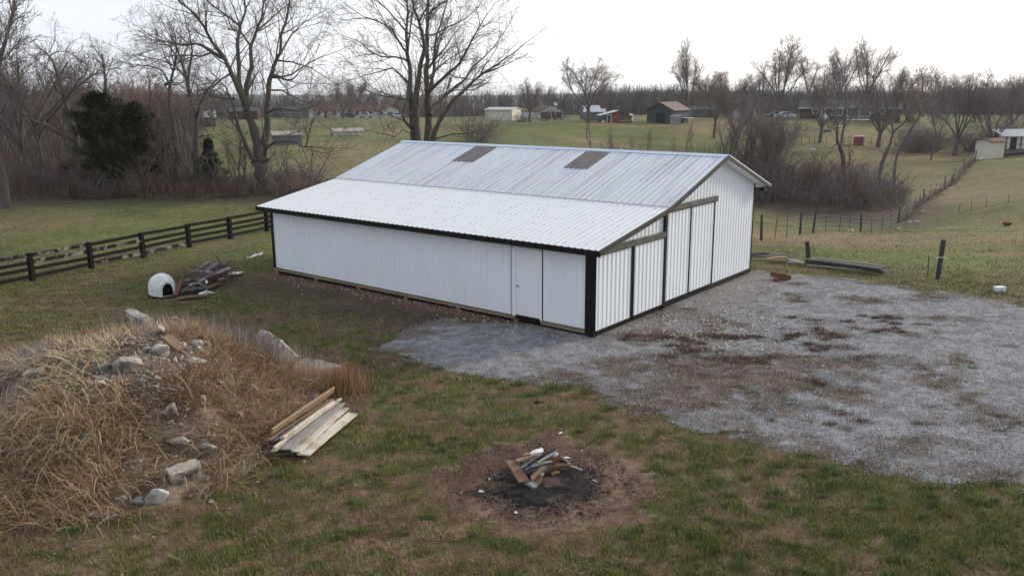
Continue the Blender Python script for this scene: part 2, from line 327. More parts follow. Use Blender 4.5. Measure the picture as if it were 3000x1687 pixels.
def gcol(x, y):
    x = np.asarray(x, float); y = np.asarray(y, float)
    G = green(x, y); f = nB.fbm(x, y, 3.5, 4)
    near = lerp((.115, .074, .046), (.078, .082, .026), G)
    near = lerp(near, (.17, .125, .08), sstep(.55, .75, f)*.4)
    near = near*(.62+.76*nC(x, y, .17))[..., None]
    u, v = barnuv(x, y)
    dk = sstep(-5.2, -1.5, v)*sstep(.5, -.2, v)*sstep(-1, 1.5, u)*sstep(17, 14, u)      # dark strip along the long wall: bare soil with the barn's shade painted in
    near = lerp(near, (.062, .045, .032), dk*(.4+.4*sstep(.4, .6, f)))
    near = lerp(near, (.16, .085, .055), sstep(-1.1, -.3, v)*sstep(.4, 0, v)*sstep(0, 1, u)*sstep(16, 15, u)*.8)
    F1 = nC.fbm(x, y, 16, 4); F2 = nB.fbm(x*.4, y, 5, 4)
    far = lerp((.102, .116, .034), (.178, .142, .068), np.clip((F1-.5)*4+.50+.12*sstep(170, 120, y)*sstep(10, 0, x)+(F2-.5)*2.0, 0, 1))
    # tired, leaf littered ground under the left tree line and the valley brush
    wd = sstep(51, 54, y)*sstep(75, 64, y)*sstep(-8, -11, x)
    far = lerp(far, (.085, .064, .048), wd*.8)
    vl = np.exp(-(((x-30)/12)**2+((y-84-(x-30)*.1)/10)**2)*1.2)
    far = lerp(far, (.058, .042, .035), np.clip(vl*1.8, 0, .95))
    far = lerp(far, (.105, .13, .048), sstep(175, 205, y)*sstep(300, 240, y)*.35)
    far = far*(.8+.4*nA.fbm(x, y*.5, 7, 4))[..., None]
    far = lerp(far, (.09, .075, .06), sstep(290, 380, y))
    og = np.exp(-(((x-14.8)/2.2)**2+((y-53)/1.2)**2)); far = lerp(far, (.36, .17, .06), np.clip(og*1.2, 0, .7))
    near = near*(1+.25*sstep(27, 34, y)*sstep(6, 12, x))[..., None]
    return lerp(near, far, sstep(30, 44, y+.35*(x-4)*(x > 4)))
def axis_(dense0, dense1, st, far0, far1, g=1.09):
    a = list(np.arange(dense0, dense1, st)); s = st
    while a[-1] < far1: s = min(s*g, 260); a.append(a[-1]+s)
    b = []; c = dense0; s = st
    while c > far0: s = min(s*g, 260); c -= s; b.append(c)
    return np.array(b[::-1]+a)
def gridmesh(name, xs, ys, zf, m, cf, smooth=True, keep=None):
    X, Y = np.meshgrid(xs, ys); Z = zf(X, Y); nx = len(xs); V = np.stack([X, Y, Z], -1).reshape(-1, 3)
    i = np.arange(len(ys)-1)[:, None]*nx+np.arange(nx-1)[None]; Q = np.stack([i, i+1, i+nx+1, i+nx], -1).reshape(-1, 4)
    C = cf(X, Y).reshape(-1, 3)
    if keep is not None:
        K = keep(X, Y).ravel(); Q = Q[K[Q].any(1)]; us = np.unique(Q); mpv = -np.ones(len(V), int); mpv[us] = np.arange(len(us)); V = V[us]; C = C[us]; Q = mpv[Q]
    return linkobj(name, npmesh(name, V, [Q], m, smooth, {'col': C}))
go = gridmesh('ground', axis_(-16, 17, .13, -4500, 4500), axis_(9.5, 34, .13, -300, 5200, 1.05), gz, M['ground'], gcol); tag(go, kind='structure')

def gravcol(x, y):
    f = nC.fbm(x, y, 1.3, 5); u, v = barnuv(x, y)
    c = lerp((.165, .16, .166), (.262, .256, .265), sstep(.38, .62, .5*nA.fbm(x, y, .6, 3)+.5*nB(x, y, .13)))
    # brown dead cover over the stones in front of the doors
    wz = np.exp(-(((x-5.6)/4.6)**2+((y-20.4+(x-5.2)*.10)/3.6)**2))*1.12
    f2 = .55*f+.45*nA.fbm(x, y, .4, 4); wz = wz+.75*sstep(-2.2, -.3, v)*sstep(.3, -.1, v)*sstep(1.6, 4.5, u)+.55*np.exp(-((x+.3)**2+(y-21.3)**2)/1.6)
    c = lerp(c, (.15, .108, .080), np.clip((f2-.5)*8+wz*1.6-.75, 0, .85))
    c = lerp(c, (.13, .10, .072), np.clip((f2-.5)*8-.95, 0, .7))
    c = lerp(c, (.12, .090, .066), sstep(1.3, .0, grav(x, y))*.9*sstep(.40, .58, nB.fbm(x, y, .45, 4)))
    c = lerp(c, (.20, .16, .14), sstep(-1.8, -.1, -np.abs(u+.8))*sstep(0, 1, v)*.5)
    return c
gv = gridmesh('gravel_yard', np.arange(-5, 22, .1), np.arange(9.5, 34, .1), lambda x, y: gz(x, y)+np.clip(grav(x, y)*.12, -.03, .012), M['gravel'], gravcol, keep=lambda x, y: grav(x, y) > -.25)
tag(gv, kind='structure')
def dirtcol(x, y):
    c = lerp((.092, .052, .038), (.18, .115, .083), sstep(.35, .65, nA.fbm(x, y, .8, 5)))*(.7+.6*nB(x, y, .1))[..., None]
    return lerp(c, (.05, .038, .034), sstep(-.5, .15, ash(x, y))*.8)
dp = gridmesh('bare_dirt', np.arange(-2.2, 3.4, .05), np.arange(11.4, 17, .05), lambda x, y: gz(x, y)+np.clip(dirt(x, y)*.10, -.03, .008)+.03*(nB.fbm(x, y, .35, 3)-.5)*(dirt(x, y) > 0), M['dirt'], dirtcol, keep=lambda x, y: dirt(x, y) > -.35)
tag(dp, kind='structure')
def ashcol(x, y):
    return lerp(lerp((.012, .011, .011), (.026, .022, .02), nB(x, y, .06)), (.085, .062, .052), sstep(.52, .66, nC.fbm(x, y, .35, 5)))
ap = gridmesh('ash_bed', np.arange(-.9, 2.3, .03), np.arange(12.6, 15.6, .03), lambda x, y: gz(x, y)+np.clip(ash(x, y)*.12, -.05, .02)+.11*(nB.fbm(x, y, .22, 4)-.25)*sstep(0, .2, ash(x, y)), M['dirt'], ashcol, keep=lambda x, y: ash(x, y) > -.3)
tag(ap, kind='structure')
def moundcol(x, y):
    c = lerp((.12, .082, .055), (.22, .165, .115), sstep(.38, .62, nA.fbm(x, y, .5, 4)))
    return c
mo = gridmesh('rubble_mound', np.arange(-15.5, -3.2, .06), np.arange(12, 22.6, .06), lambda x, y: gz(x, y)+mound(x, y)+.07*(nB.fbm(x, y, .3, 3)-.5), M['dirt'], moundcol, keep=lambda x, y: mound(x, y) > -.09)
tag(mo, kind='structure')

# ------------------------------------------------------------------ grass, stones and stalks nobody could count
rs = np.random.RandomState(7)
def ribbons(name, P, dirs, L, W, colr, m, seg=1, droop=.0, side=None, tipf=.85, parent=None):
    """many thin leaves in one mesh; P roots (n,3), dirs (n,3) unit"""
    n = len(P); hz = np.stack([-dirs[:, 1], dirs[:, 0], np.zeros(n)], -1); ln = np.linalg.norm(hz, axis=1, keepdims=True)
    ang = rs.rand(n)*6.28; rnd = np.stack([np.cos(ang), np.sin(ang), np.zeros(n)], -1)
    sd_ = np.where(ln > .2, hz/np.maximum(ln, 1e-6), rnd)
    rows = []; p = P.copy(); d = dirs.copy(); st = (L/seg)[:, None]
    Wd = W[:, None]
    V = [p-sd_*Wd/2, p+sd_*Wd/2]
    for k in range(seg):
        p = p+d*st
        if k < seg-1:
            ww = Wd*(1-(k+1)/seg*.6); V += [p-sd_*ww/2, p+sd_*ww/2]
            d = d+np.array([0, 0, -1.])*np.asarray(droop).reshape(-1, 1)*(.5+.5*k)+rs.normal(0, .06, (n, 3)); d /= np.linalg.norm(d, axis=1, keepdims=True)
        else: V.append(p)
    V = np.stack(V, 1); nv = V.shape[1]; base = np.arange(n)[:, None]*nv
    Fc = []
    if seg > 1: Fc.append(np.concatenate([base+np.array([2*k, 2*k+1, 2*k+3, 2*k+2]) for k in range(seg-1)]))
    Fc.append(base+np.array([2*seg-2, 2*seg-1, 2*seg]))
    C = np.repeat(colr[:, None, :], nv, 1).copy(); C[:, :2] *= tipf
    return linkobj(name, npmesh(name, V.reshape(-1, 3), Fc, m, False, {'col': C.reshape(-1, 3)}), parent)
def frust(n, y0, y1, p=1.2):
    t = rs.rand(n); a = 1-p; y = (y0**a+t*(y1**a-y0**a))**(1/a); x = (rs.rand(n)*2-1)*(.66*y+1.3); return x, y
def jig(c, s=.22): return c*np.exp(rs.normal(0, s, (len(c), 1)))*(1+rs.normal(0, .05, c.shape))
def lawn(n, y0, y1, h, wd, name):
    x, y = frust(n, y0, y1); u, v = barnuv(x, y)
    g = grav(x, y); G = green(x, y)
    ok = (g < -.05+rs.normal(0, .3, n)) & (dirt(x, y) < .0+rs.normal(0, .16, n)) & ~((u > -.1) & (u < BL+.1) & (v > -.1) & (v < BW+.1)) & (mound(x, y) < .02)
    ok &= (rs.rand(n) < .3+.5*G+.5*nC(x, y, .11)+(y > 30))
    strip = sstep(-5, -1, v)*sstep(.5, -.2, v)*sstep(-1, 1.5, u)*sstep(17, 14, u); ok &= rs.rand(n) > strip*.6
    x, y, G = x[ok], y[ok], G[ok]; n = len(x); P = np.stack([x, y, gz(x, y)-.004], -1)
    isg = rs.rand(n) < np.clip(.10+.68*G, 0, 1)
    q = nB(x, y, .14)*.6+rs.rand(n)*.4; q = np.clip(.45*nB(x, y, .14)+.45*nC(x, y, .055)+.25*rs.rand(n)-.05, 0, 1); gc = lerp((.052, .070, .014), (.30, .28, .068), q**1.25); tc_ = lerp((.10, .060, .036), (.50, .36, .21), q**1.5)
    k = (.30 if y0 < 30 else .90); c = gcol(x, y)*k*(1 if y0 > 30 else 1.3)+np.where(isg[:, None], gc, tc_)*(1-k)
    tl = np.where(isg, rs.uniform(.25, 1.0, n), rs.uniform(.8, 1.5, n)); az = rs.rand(n)*6.28
    d = np.stack([np.cos(az)*np.sin(tl), np.sin(az)*np.sin(tl), np.abs(np.cos(tl))+.03], -1)
    hh = h*np.exp(rs.normal(0, .4, n))*(1+.5*(nC(x, y, .8) > .72))
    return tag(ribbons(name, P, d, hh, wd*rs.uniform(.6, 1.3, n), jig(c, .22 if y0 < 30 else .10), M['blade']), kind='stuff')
Q = 1.0
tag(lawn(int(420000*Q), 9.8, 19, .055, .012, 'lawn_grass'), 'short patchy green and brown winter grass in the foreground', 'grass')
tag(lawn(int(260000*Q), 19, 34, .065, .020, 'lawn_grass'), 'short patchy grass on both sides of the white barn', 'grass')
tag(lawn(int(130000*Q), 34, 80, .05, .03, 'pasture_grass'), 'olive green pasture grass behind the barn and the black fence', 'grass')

def clumps(cent, n_per, rad, L, W, cols, name, m='straw', tilt=(.1, .9), seg=2, droop=.15, zf=gz):
    X = []; Y = []
    for cx, cy in cent:
        k = int(n_per*rs.uniform(.6, 1.4)); r = rad*rs.uniform(.6, 1.5); X.append(cx+rs.normal(0, r*.6, k)*1.3); Y.append(cy+rs.normal(0, r*.6, k)*.8)
    x = np.concatenate(X); y = np.concatenate(Y); n = len(x)
    tl = rs.uniform(tilt[0], tilt[1], n); az = rs.rand(n)*6.28
    d = np.stack([np.cos(az)*np.sin(tl), np.sin(az)*np.sin(tl), np.cos(tl)], -1)
    ci = rs.randint(0, len(cols), n); c = np.array(cols)[ci]
    return tag(ribbons(name, np.stack([x, y, zf(x, y)], -1), d, L*np.exp(rs.normal(0, .35, n)), W*rs.uniform(.6, 1.4, n), jig(c, .2), M[m], seg, droop), kind='stuff')
# red brown weeds lying on the gravel
wc = [(1225, 295), (1080, 410), (1220, 440), (1290, 470), (1360, 400), (1530, 525), (510, 480), (470, 470), (810, 520), (860, 530), (700, 535), (310, 390), (240, 400), (620, 395), (560, 390), (1290, 685), (1560, 280), (1640, 300), (1690, 318), (430, 385), (870, 395), (340, 450), (590, 430), (1240, 375), (1350, 880), (1520, 345), (1600, 355), (1180, 350), (160, 400), (420, 510), (1350, 465), (1050, 380), (740, 385)]
cent = []
for a, b in wc:
    p = onz(1800+a/2.07, 800+b/2.07)
    for _ in range(3): cent.append((p[0]+rs.normal(0, .34), p[1]+rs.normal(0, .2)))
tag(clumps(cent, 210, .17, .065, .011, [(.10, .05, .04), (.16, .085, .06), (.09, .05, .04), (.19, .125, .085)], 'red_brown_weeds'), 'low red brown dead weeds in patches on the grey gravel', 'weeds')
cent = []
while len(cent) < 2900:
    x = rs.uniform(-3, 15); y = rs.uniform(13, 30)
    if grav(x, y) > 0 and nC.fbm(np.array([x]), np.array([y]), 1.3, 5)[0]+.32*math.exp(-(((x-5.2)/4.6)**2+((y-20)/3.8)**2))+.16*max(0, 1-grav(x, y)/1.1) > .60+rs.rand()*.12: cent.append((x, y))
tag(clumps(cent, 45, .15, .05, .012, [(.17, .115, .08), (.24, .175, .115), (.13, .085, .062), (.11, .105, .05)], 'dead_grass', tilt=(.5, 1.45)), 'thin brown dead grass growing through the gravel', 'grass')
cent = [tuple(onz(1800+a/2.07, 800+b/2.07)[:2]) for a, b in [(780, 700), (730, 690), (990, 720), (1000, 750), (335, 660), (840, 725), (1180, 640), (1160, 690), (1830, 320), (1900, 325), (2380, 275), (1280, 820), (1950, 850), (1860, 910), (1100, 800), (945, 895), (1400, 945), (2090, 800), (1940, 810), (540, 620), (730, 625), (2170, 580), (2400, 455)]]
tag(clumps(cent, 150, .14, .05, .012, [(.06, .11, .025), (.09, .14, .035), (.13, .12, .05)], 'green_weeds', tilt=(.2, 1.3)), 'small green weed tufts scattered on the gravel', 'weeds')
cent = [(x, 16.9-(x-5)*.55+rs.normal(0, .5)) for x in rs.uniform(-2, 10, 90)]+[(rs.uniform(2, 9), rs.uniform(10, 15)) for _ in range(130)]+[(rs.uniform(-8, 2), rs.uniform(10.5, 19)) for _ in range(60)]
cent = [c for c in cent if grav(*c) < -.1 and dirt(*c) < -.05 and mound(*c) < 0]
tag(clumps(cent, 110, .12, .075, .011, [(.06, .10, .024), (.09, .13, .036), (.13, .155, .06)], 'grass_tufts', tilt=(.1, 1.1)), 'brighter green grass tufts standing out of the foreground lawn', 'grass')
cent = [(rs.uniform(-7, 8), rs.uniform(10.5, 20)) for _ in range(120)]
cent = [c for c in cent if grav(*c) < -.1 and dirt(*c) < .1 and mound(*c) < 0]
tag(clumps(cent, 90, .2, .11, .007, [(.38, .31, .19), (.30, .22, .14), (.24, .16, .10)], 'straw_tufts', tilt=(.6, 1.5)), 'pale dead grass wisps lying in the foreground lawn', 'grass')
# loose stones
def stones(n, samp, r0, r1, cols, name, label):
    x, y = samp(n); n = len(x); z = gz(x, y)+.012; r = rs.uniform(r0, r1, n)**1.; base = np.array([(1, 0, 0), (-1, 0, 0), (0, 1, 0), (0, -1, 0), (0, 0, 1), (0, 0, -1)], float)
    V = base[None]*(1+rs.uniform(-.35, .35, (n, 6, 1))); V[:, :, 2] *= .6; V += rs.normal(0, .16, V.shape); V = V*r[:, None, None]+np.stack([x, y, z], -1)[:, None]
    T = np.array([(0, 2, 4), (2, 1, 4), (1, 3, 4), (3, 0, 4), (2, 0, 5), (1, 2, 5), (3, 1, 5), (0, 3, 5)]); Fc = (np.arange(n)[:, None, None]*6+T[None]).reshape(-1, 3)
    C = np.array(cols)[rs.randint(0, len(cols), n)]; C = np.repeat(jig(C, .2)[:, None], 6, 1).reshape(-1, 3)
    return tag(linkobj(name, npmesh(name, V.reshape(-1, 3), [Fc], M['dirt'], False, {'col': C})), label, 'gravel', kind='stuff')
def sg(n):
    x, y = frust(n, 12, 33, 1.6); k = (grav(x, y) > .0+rs.normal(0, .1, n)); u, v = barnuv(x, y); k &= ~((u > -.05) & (u < BL) & (v > -.05) & (v < BW)); return x[k], y[k]
stones(150000, sg, .007, .024, [(.32, .32, .35), (.20, .20, .22), (.42, .41, .43), (.12, .12, .13), (.24, .23, .225)], 'gravel_stones', 'fine grey crushed stone covering the yard')
def sg2(n):
    x = 5.8+rs.normal(0, 1.7, n); y = 24.3+rs.normal(0, 1.6, n); u, v = barnuv(x, y); k = (grav(x, y) > 0) & (u < -.2); return x[k], y[k]
stones(1500, sg2, .02, .065, [(.36, .34, .31), (.28, .27, .27), (.42, .38, .33)], 'coarse_stones', 'coarser pale stones strewn in front of the sliding doors')
def sg3(n):
    u = rs.uniform(2, 14, n); v = -np.abs(rs.normal(0, .5, n))-.05; return BC[0]+u*BU[0]+v*BV[0], BC[1]+u*BU[1]+v*BV[1]
stones(260, sg3, .015, .05, [(.36, .34, .31), (.28, .27, .27), (.42, .38, .33)], 'wall_foot_stones', 'pale stones strewn on bare soil along the foot of the long wall')
def sg4(n): x = .58+rs.normal(0, .48, n); y = 14.0+rs.normal(0, .42, n); return x, y
stones(3500, sg4, .006, .032, [(.012, .011, .011), (.02, .018, .018), (.05, .045, .045), (.12, .11, .10)], 'charcoal', 'black charcoal crumbs around the burnt wood heap')
def sg5(n): a = rs.rand(n)*6.28; q = rs.rand(n)**.5*1.7; return FX+q*np.cos(a), FY+q*np.sin(a)
stones(5000, sg5, .005, .022, [(.14, .09, .065), (.10, .062, .046), (.20, .15, .12), (.07, .045, .035)], 'soil_crumbs', 'small clods of reddish soil on the bare ring round the fire pit')

# soil, grass and litter creeping over the gravel edge
n_ = 110000; x = rs.uniform(-4, 16, n_); y = rs.uniform(12, 30, n_); g = grav(x, y); k = np.abs(g-.15) < .8*rs.rand(n_)**1.7; x, y = x[k], y[k]; n_ = len(x)
az_ = rs.rand(n_)*6.28; tl_ = rs.uniform(.5, 1.5, n_); c_ = np.array([(.15, .10, .07), (.20, .15, .10), (.09, .10, .035), (.11, .075, .055)])[rs.randint(0, 4, n_)]
tag(ribbons('verge_grass', np.stack([x, y, gz(x, y)], -1), np.stack([np.cos(az_)*np.sin(tl_), np.sin(az_)*np.sin(tl_), np.cos(tl_)], -1), rs.uniform(.03, .08, n_), rs.uniform(.008, .016, n_), jig(c_, .25), M['blade']), 'ragged brown and green grass along the edge of the gravel', 'grass', kind='stuff')

# ------------------------------------------------------------------ the barn
# local axes: x = across the gable (v), y = along the long wall (u)
HE, HB, HR, H4 = 2.62, 3.375, 4.72, 3.362
OE, OG, ORR, ZB = .362, .415, .534, .20
barn = empty('pole_barn', (BC[0], BC[1], 0), math.pi/2-TH)
tag(barn, 'long white metal barn with black trim, sliding doors and lean-to roof', 'barn')
def roofz(v):     # top of roof sheet
    if v < VB: return HE+(HB-HE)*(v+OE)/(VB+OE)
    if v < VR: return HB+(HR-HB)*(v-VB)/(VR-VB)
    return HR+(H4-HR)*(v-VR)/(BW+ORR-VR)
def ribs(L, pitch=.229, bw=.062, tw=.026, h=.02, start=.11):
    out = [(0, 0)]; s = start
    while s+bw/2 < L:
        out += [(s-bw/2, 0), (s-tw/2, h), (s+tw/2, h), (s+bw/2, 0)]; s += pitch
    out.append((L, 0)); return [p for p in out if 0 <= p[0] <= L]
def panel(o, a, b, n, prof, l0, l1, extra=()):
    """ribbed sheet: o origin, a across, b along, n outward normal, l0/l1 start/end along b as functions of s"""
    o, a, b, n = map(Vector, (o, a, b, n)); P = sorted(set(prof) | set((e, 0) for e in extra)); vs = []
    for s, h in P:
        vs += [o+a*s+b*l0(s)+n*h, o+a*s+b*l1(s)+n*h]
    mb = MB(); mb.add(vs, [(2*i, 2*i+2, 2*i+3, 2*i+1) for i in range(len(P)-1)]); return mb
def zt(v): return roofz(v)-.10
wallp = []
# long front wall, left and right of the door, and over the door
for y0, y1, z0, z1 in ((0.02, 1.78, ZB, zt(0)), (2.935, BL-.02, ZB, zt(0))):
    panel((0, y0, 0), (0, 1, 0), (0, 0, 1), (-1, 0, 0), ribs(y1-y0, h=.02), lambda s, a=z0: a, lambda s, b=z1: b).build('front_wall', M['wall'], barn)
m = MB(); m.bb(-.002, .03, 1.78, 2.935, 2.34, zt(0)); m.build('front_wall', M['wall'], barn)
# gable wall
gabs = lambda s: zt(s)
kink = (VB, VR)
panel((0, 0, 0), (1, 0, 0), (0, 0, 1), (0, -1, 0), ribs(BW), lambda s: ZB, gabs, kink).build('gable_wall', M['wall'], barn)
panel((0, BL, 0), (1, 0, 0), (0, 0, 1), (0, 1, 0), ribs(BW), lambda s: ZB, gabs, kink).build('gable_wall', M['wall'], barn)
panel((BW, 0, 0), (0, 1, 0), (0, 0, 1), (1, 0, 0), ribs(BL), lambda s: ZB, lambda s: zt(BW)).build('rear_wall', M['wall'], barn)
# inside liner so nothing shows through the gaps
m = MB(); m.bb(.08, BW-.08, .08, BL-.08, .3, 2.3); m.build('interior', M['dark_in'], barn)
# roof sheets
def roofpanel(name, v0, v1, mat, h=.02):
    z0, z1 = roofz(v0 if v0 < v1 else v0), roofz(v1); dv = abs(v1-v0); L = math.hypot(dv, z1-z0)
    b = Vector(((v1-v0)/L, 0, (z1-z0)/L)); n = Vector((0, 1, 0)).cross(b); n = n if n.z > 0 else -n
    return panel((v0, -OG, z0), (0, 1, 0), b, n, ribs(BL+2*OG, h=h), lambda s: 0, lambda s: L)
eps = 1e-6
roof = empty('roof'); roof.parent = barn
def rp_(name, v0, z0, v1, z1, mat, h=.02, y0=-OG, y1=BL+OG, lift=0):
    L = math.hypot(v1-v0, z1-z0); b = Vector(((v1-v0)/L, 0, (z1-z0)/L)); n = Vector((0, 1, 0)).cross(b); n = n if n.z > 0 else -n
    return panel(Vector((v0, y0, z0))+n*lift, (0, 1, 0), b, n, ribs(y1-y0, h=h), lambda s: 0, lambda s: L).build(name, mat, barn)
bpy.data.objects.remove(roof)
rl = rp_('lean_to_roof', -OE, HE, VB+.06, HB+.06*(HB-HE)/(VB+OE)-.004, M['roof_lean'], h=.015)
rm = rp_('main_roof', VB-.05, HB+.012, VR, HR, M['roof_main'])
rr = rp_('rear_roof', VR, HR, BW+ORR, H4, M['roof_main'])
rs_ = (HR-HB)/(VR-VB)
def skyl(y0, y1, v0, v1):
    return rp_('skylight', v0, HB+.012+(v0-VB+.05)*(HR-HB-.012)/(VR-VB+.05), v1, HB+.012+(v1-VB+.05)*(HR-HB-.012)/(VR-VB+.05), M['skylight'], y0=y0, y1=y1, lift=.026, h=.006)
for a, b in ((9.57, 10.72), (4.18, 5.2)):
    s = skyl(a, b, 5.89, 7.38); s.parent = rm
# screws and dark spots along the purlins
def screws(par, v0, z0, v1, z1, rows):
    R = random.Random(int(v0*10)+5); mb = MB(); L = math.hypot(v1-v0, z1-z0); b = Vector(((v1-v0)/L, 0, (z1-z0)/L)); n = Vector((0, 1, 0)).cross(b); n = n if n.z > 0 else -n
    for r_ in range(rows):
        s_ = L*(r_+.5)/rows; y = -OG+.18
        while y < BL+OG:
            if R.random() < .4: mb.box(Vector((v0, y, z0))+b*(s_+R.gauss(0, .02))+n*.006, (R.uniform(.02, .045), R.uniform(.014, .024), .008))
            y += .229
    o = mb.build('roof_screws', M['dkgrey'], par); o['kind'] = 'stuff'
screws(rl, -OE, HE, VB+.06, HB+.06*(HB-HE)/(VB+OE)-.004, 7); screws(rm, VB-.05, HB+.012, VR, HR, 6)
# ridge cap
m = MB(); a = .19; k1 = (HR-HB)/(VR-VB); k2 = (HR-H4)/(BW+ORR-VR)
m.prism([(VR-a, HR-a*k1+.026), (VR, HR+.032), (VR+a, HR-a*k2+.026), (VR+a, HR-a*k2+.020), (VR, HR+.024), (VR-a, HR-a*k1+.020)], 1, -OG-.01, BL+OG+.01); rc = m.build('ridge_cap', M['ridge'], rm)
m = MB()   # step flashing where the two roofs meet
m.prism([(VB-.055, HB-.012), (VB-.05, HB+.010), (VB-.02, HB+.016), (VB-.02, HB-.008)], 1, -OG, BL+OG); m.build('flashing', M['tin'], rm)
# soffit under the overhangs (white), set under the sheets
def under(v0, v1, y0, y1, d0, name, mat):
    z = lambda v: roofz(min(max(v, -OE), BW+ORR))
    m = MB(); n = 1
    m.prism([(v0, z(v0)-d0), (v1, z(v1)-d0), (v1, z(v1)-d0+.02), (v0, z(v0)-d0+.02)], 1, y0, y1); return m.build(name, mat, barn)
for y0, y1 in ((-OG+.02, -.02), (BL+.02, BL+OG-.02)):
    under(VR, BW+ORR-.02, y0, y1, .115, 'soffit', M['wall']); under(VB, VR, y0, y1, .115, 'soffit', M['wall']); under(-OE+.02, VB, y0, y1, .115, 'soffit', M['wall'])
under(BW+.02, BW+ORR-.02, -.02, BL+.02, .119, 'soffit', M['wall'])
# gable fascia (dark grey), thin white edge trim on the rear slope
for y0, y1 in ((-OG-.03, -OG), (BL+OG, BL+OG+.03)):
    m = MB()
    V_ = [-OE, VB, VR, BW+ORR]; Z_ = [HE, HB, HR, H4]
    for i in range(3): m.prism([(V_[i], Z_[i]+.022), (V_[i+1], Z_[i+1]+.022), (V_[i+1], Z_[i+1]-.13), (V_[i], Z_[i]-.13)], 1, y0, y1)
    fa = m.build('gable_fascia', M['dkgrey'], barn)
    m = MB(); m.prism([(VR, HR+.026), (BW+ORR, H4+.026), (BW+ORR, H4-.006), (VR, HR-.006)], 1, y0-.004, y0-.0005); m.build('edge_trim', M['wall'], fa)
# eave fascia along the front, with the scalloped closure under the ribs
m = MB(); m.bb(-OE-.012, -OE+.012, -OG-.03, BL+OG+.03, HE-.17, HE-.012)
s = .11
while s < BL+2*OG: m.bb(-OE-.016, -OE+.01, -OG+s-.03, -OG+s+.03, HE-.012, HE+.012); s += .229
m.build('eave_fascia', M['black'], barn)
m = MB(); m.bb(-OE+.014, -.012, -OG+.01, BL+OG-.01, HE-.15, HE-.13); m.build('soffit', M['black'], barn)
m = MB(); m.bb(BW+ORR-.01, BW+ORR+.012, -OG, BL+OG, H4-.17, H4-.01); m.build('eave_fascia', M['black'], barn)
m = MB(); m.bb(BW-.05, BW+ORR-.012, -OG-.002, -OG+.05, H4-.2, H4-.02); m.bb(BW+.25, BW+ORR-.012, -OG-.002, -.06, H4-.20, H4-.135); m.build('eave_return', M['black'], barn)
# corner trims
def corner(x, y, sx, sy, z0, z1, wd=.17):
    m = MB(); m.bb(x-.028*sx if 0 else x+sx*.0-0.0, x, y, y, z0, z1) if 0 else None
    m.bb(x+sx*.022, x+sx*.03, y+sy*.03, y-sy*wd, z0, z1); m.bb(x+sx*.03, x-sx*wd*.55, y+sy*.022, y+sy*.03, z0, z1)
    return m.build('corner_trim', M['black'], barn)
corner(0, 0, -1, -1, .04, zt(0), .26); corner(0, BL, -1, 1, ZB, zt(0), .12); corner(BW, 0, 1, -1, ZB-.08, zt(BW), .12); corner(BW, BL, 1, 1, ZB, zt(BW), .1)
m = MB(); m.bb(-.05, .12, -.05, .12, -.2, ZB); m.build('corner_post', M['black'], barn)
# centre post on the gable
m = MB(); m.bb(3.955, 4.085, -.10, -.02, .06, zt(4.0)); m.build('centre_post', M['black'], barn)
# sliding doors: ribbed leaf with black edges
def leaf(v0, v1, z0, z1, y, edge):
    d = panel((v0, y, 0), (1, 0, 0), (0, 0, 1), (0, -1, 0), ribs(v1-v0, start=.14), lambda s: z0+.05, lambda s: z1).build('sliding_door', M['wall'], barn)
    m = MB(); m.bb(v0, v1, y-.028, y+.02, z0, z0+.052)
    if edge[0]: m.bb(v0-.02, v0+.03, y-.03, y+.02, z0+.052, z1)
    if edge[1]: m.bb(v1-.03, v1+.02, y-.03, y+.02, z0+.052, z1)
    m.build('door_edge', M['black'], d); return d
leaf(.06, 1.985, .14, 2.40, -.06, (0, 1)); leaf(2.075, 3.95, .15, 2.40, -.062, (1, 0))
leaf(4.09, 5.725, .2, 3.16, -.06, (0, 1)); leaf(5.755, 7.49, .2, 3.16, -.062, (0, 1))
# track covers
def track(v0, v1, z0, z1):
    m = MB(); vt = lambda z: 0
    # the upper left end is cut along the roof slope
    def vcut(z):
        v = v0
        while v < v1 and roofz(v)-.13 < z: v += .02
        return v
    pts = [(vcut(z0), z0), (v1, z0), (v1, z1), (vcut(z1), z1)]
    m.prism(pts, 1, -.13, -.03); return m.build('track_cover', M['track'], barn)
track(.08, 3.95, 2.39, 2.56); track(4.09, 7.63, 3.17, 3.33)
m = MB(); m.bb(4.1, 7.63, -.115, -.045, 3.135, 3.168); m.build('door_track', M['black'], barn)
m = MB(); m.bb(.3, 3.95, -.115, -.045, 2.37, 2.389); m.build('door_track', M['black'], barn)
# base boards and visible post feet
m = MB(); m.bb(-.025, -.001, .02, 1.85, .09, .19); m.bb(-.025, -.001, 2.8, BL, .10, .19)
m.bb(-.04, -.003, 0, BL, .205, .222) if 0 else None
m.build('skirt_board', M['lumber'], barn)
m = MB(); m.bb(-.03, .0, 2.93, BL, .192, .212); m.bb(-.03, 0, .02, 1.78, .192, .212); m.build('base_trim', M['black'], barn)
m = MB(); m.bb(.05, BW, -.028, -.002, .03, .2); m.build('skirt_board', M['black'], barn)
for yy in [BL-.1-2.4*k for k in range(0, 6)]:
    m = MB(); m.bb(.0, .13, yy-.07, yy+.07, -.3, .1); m.build('post_foot', M['lumber'], barn)
m = MB(); m.bb(.03, BW-.03, .03, BL-.03, -.02, .03); m.build('dirt_floor', M['dark_in'], barn)
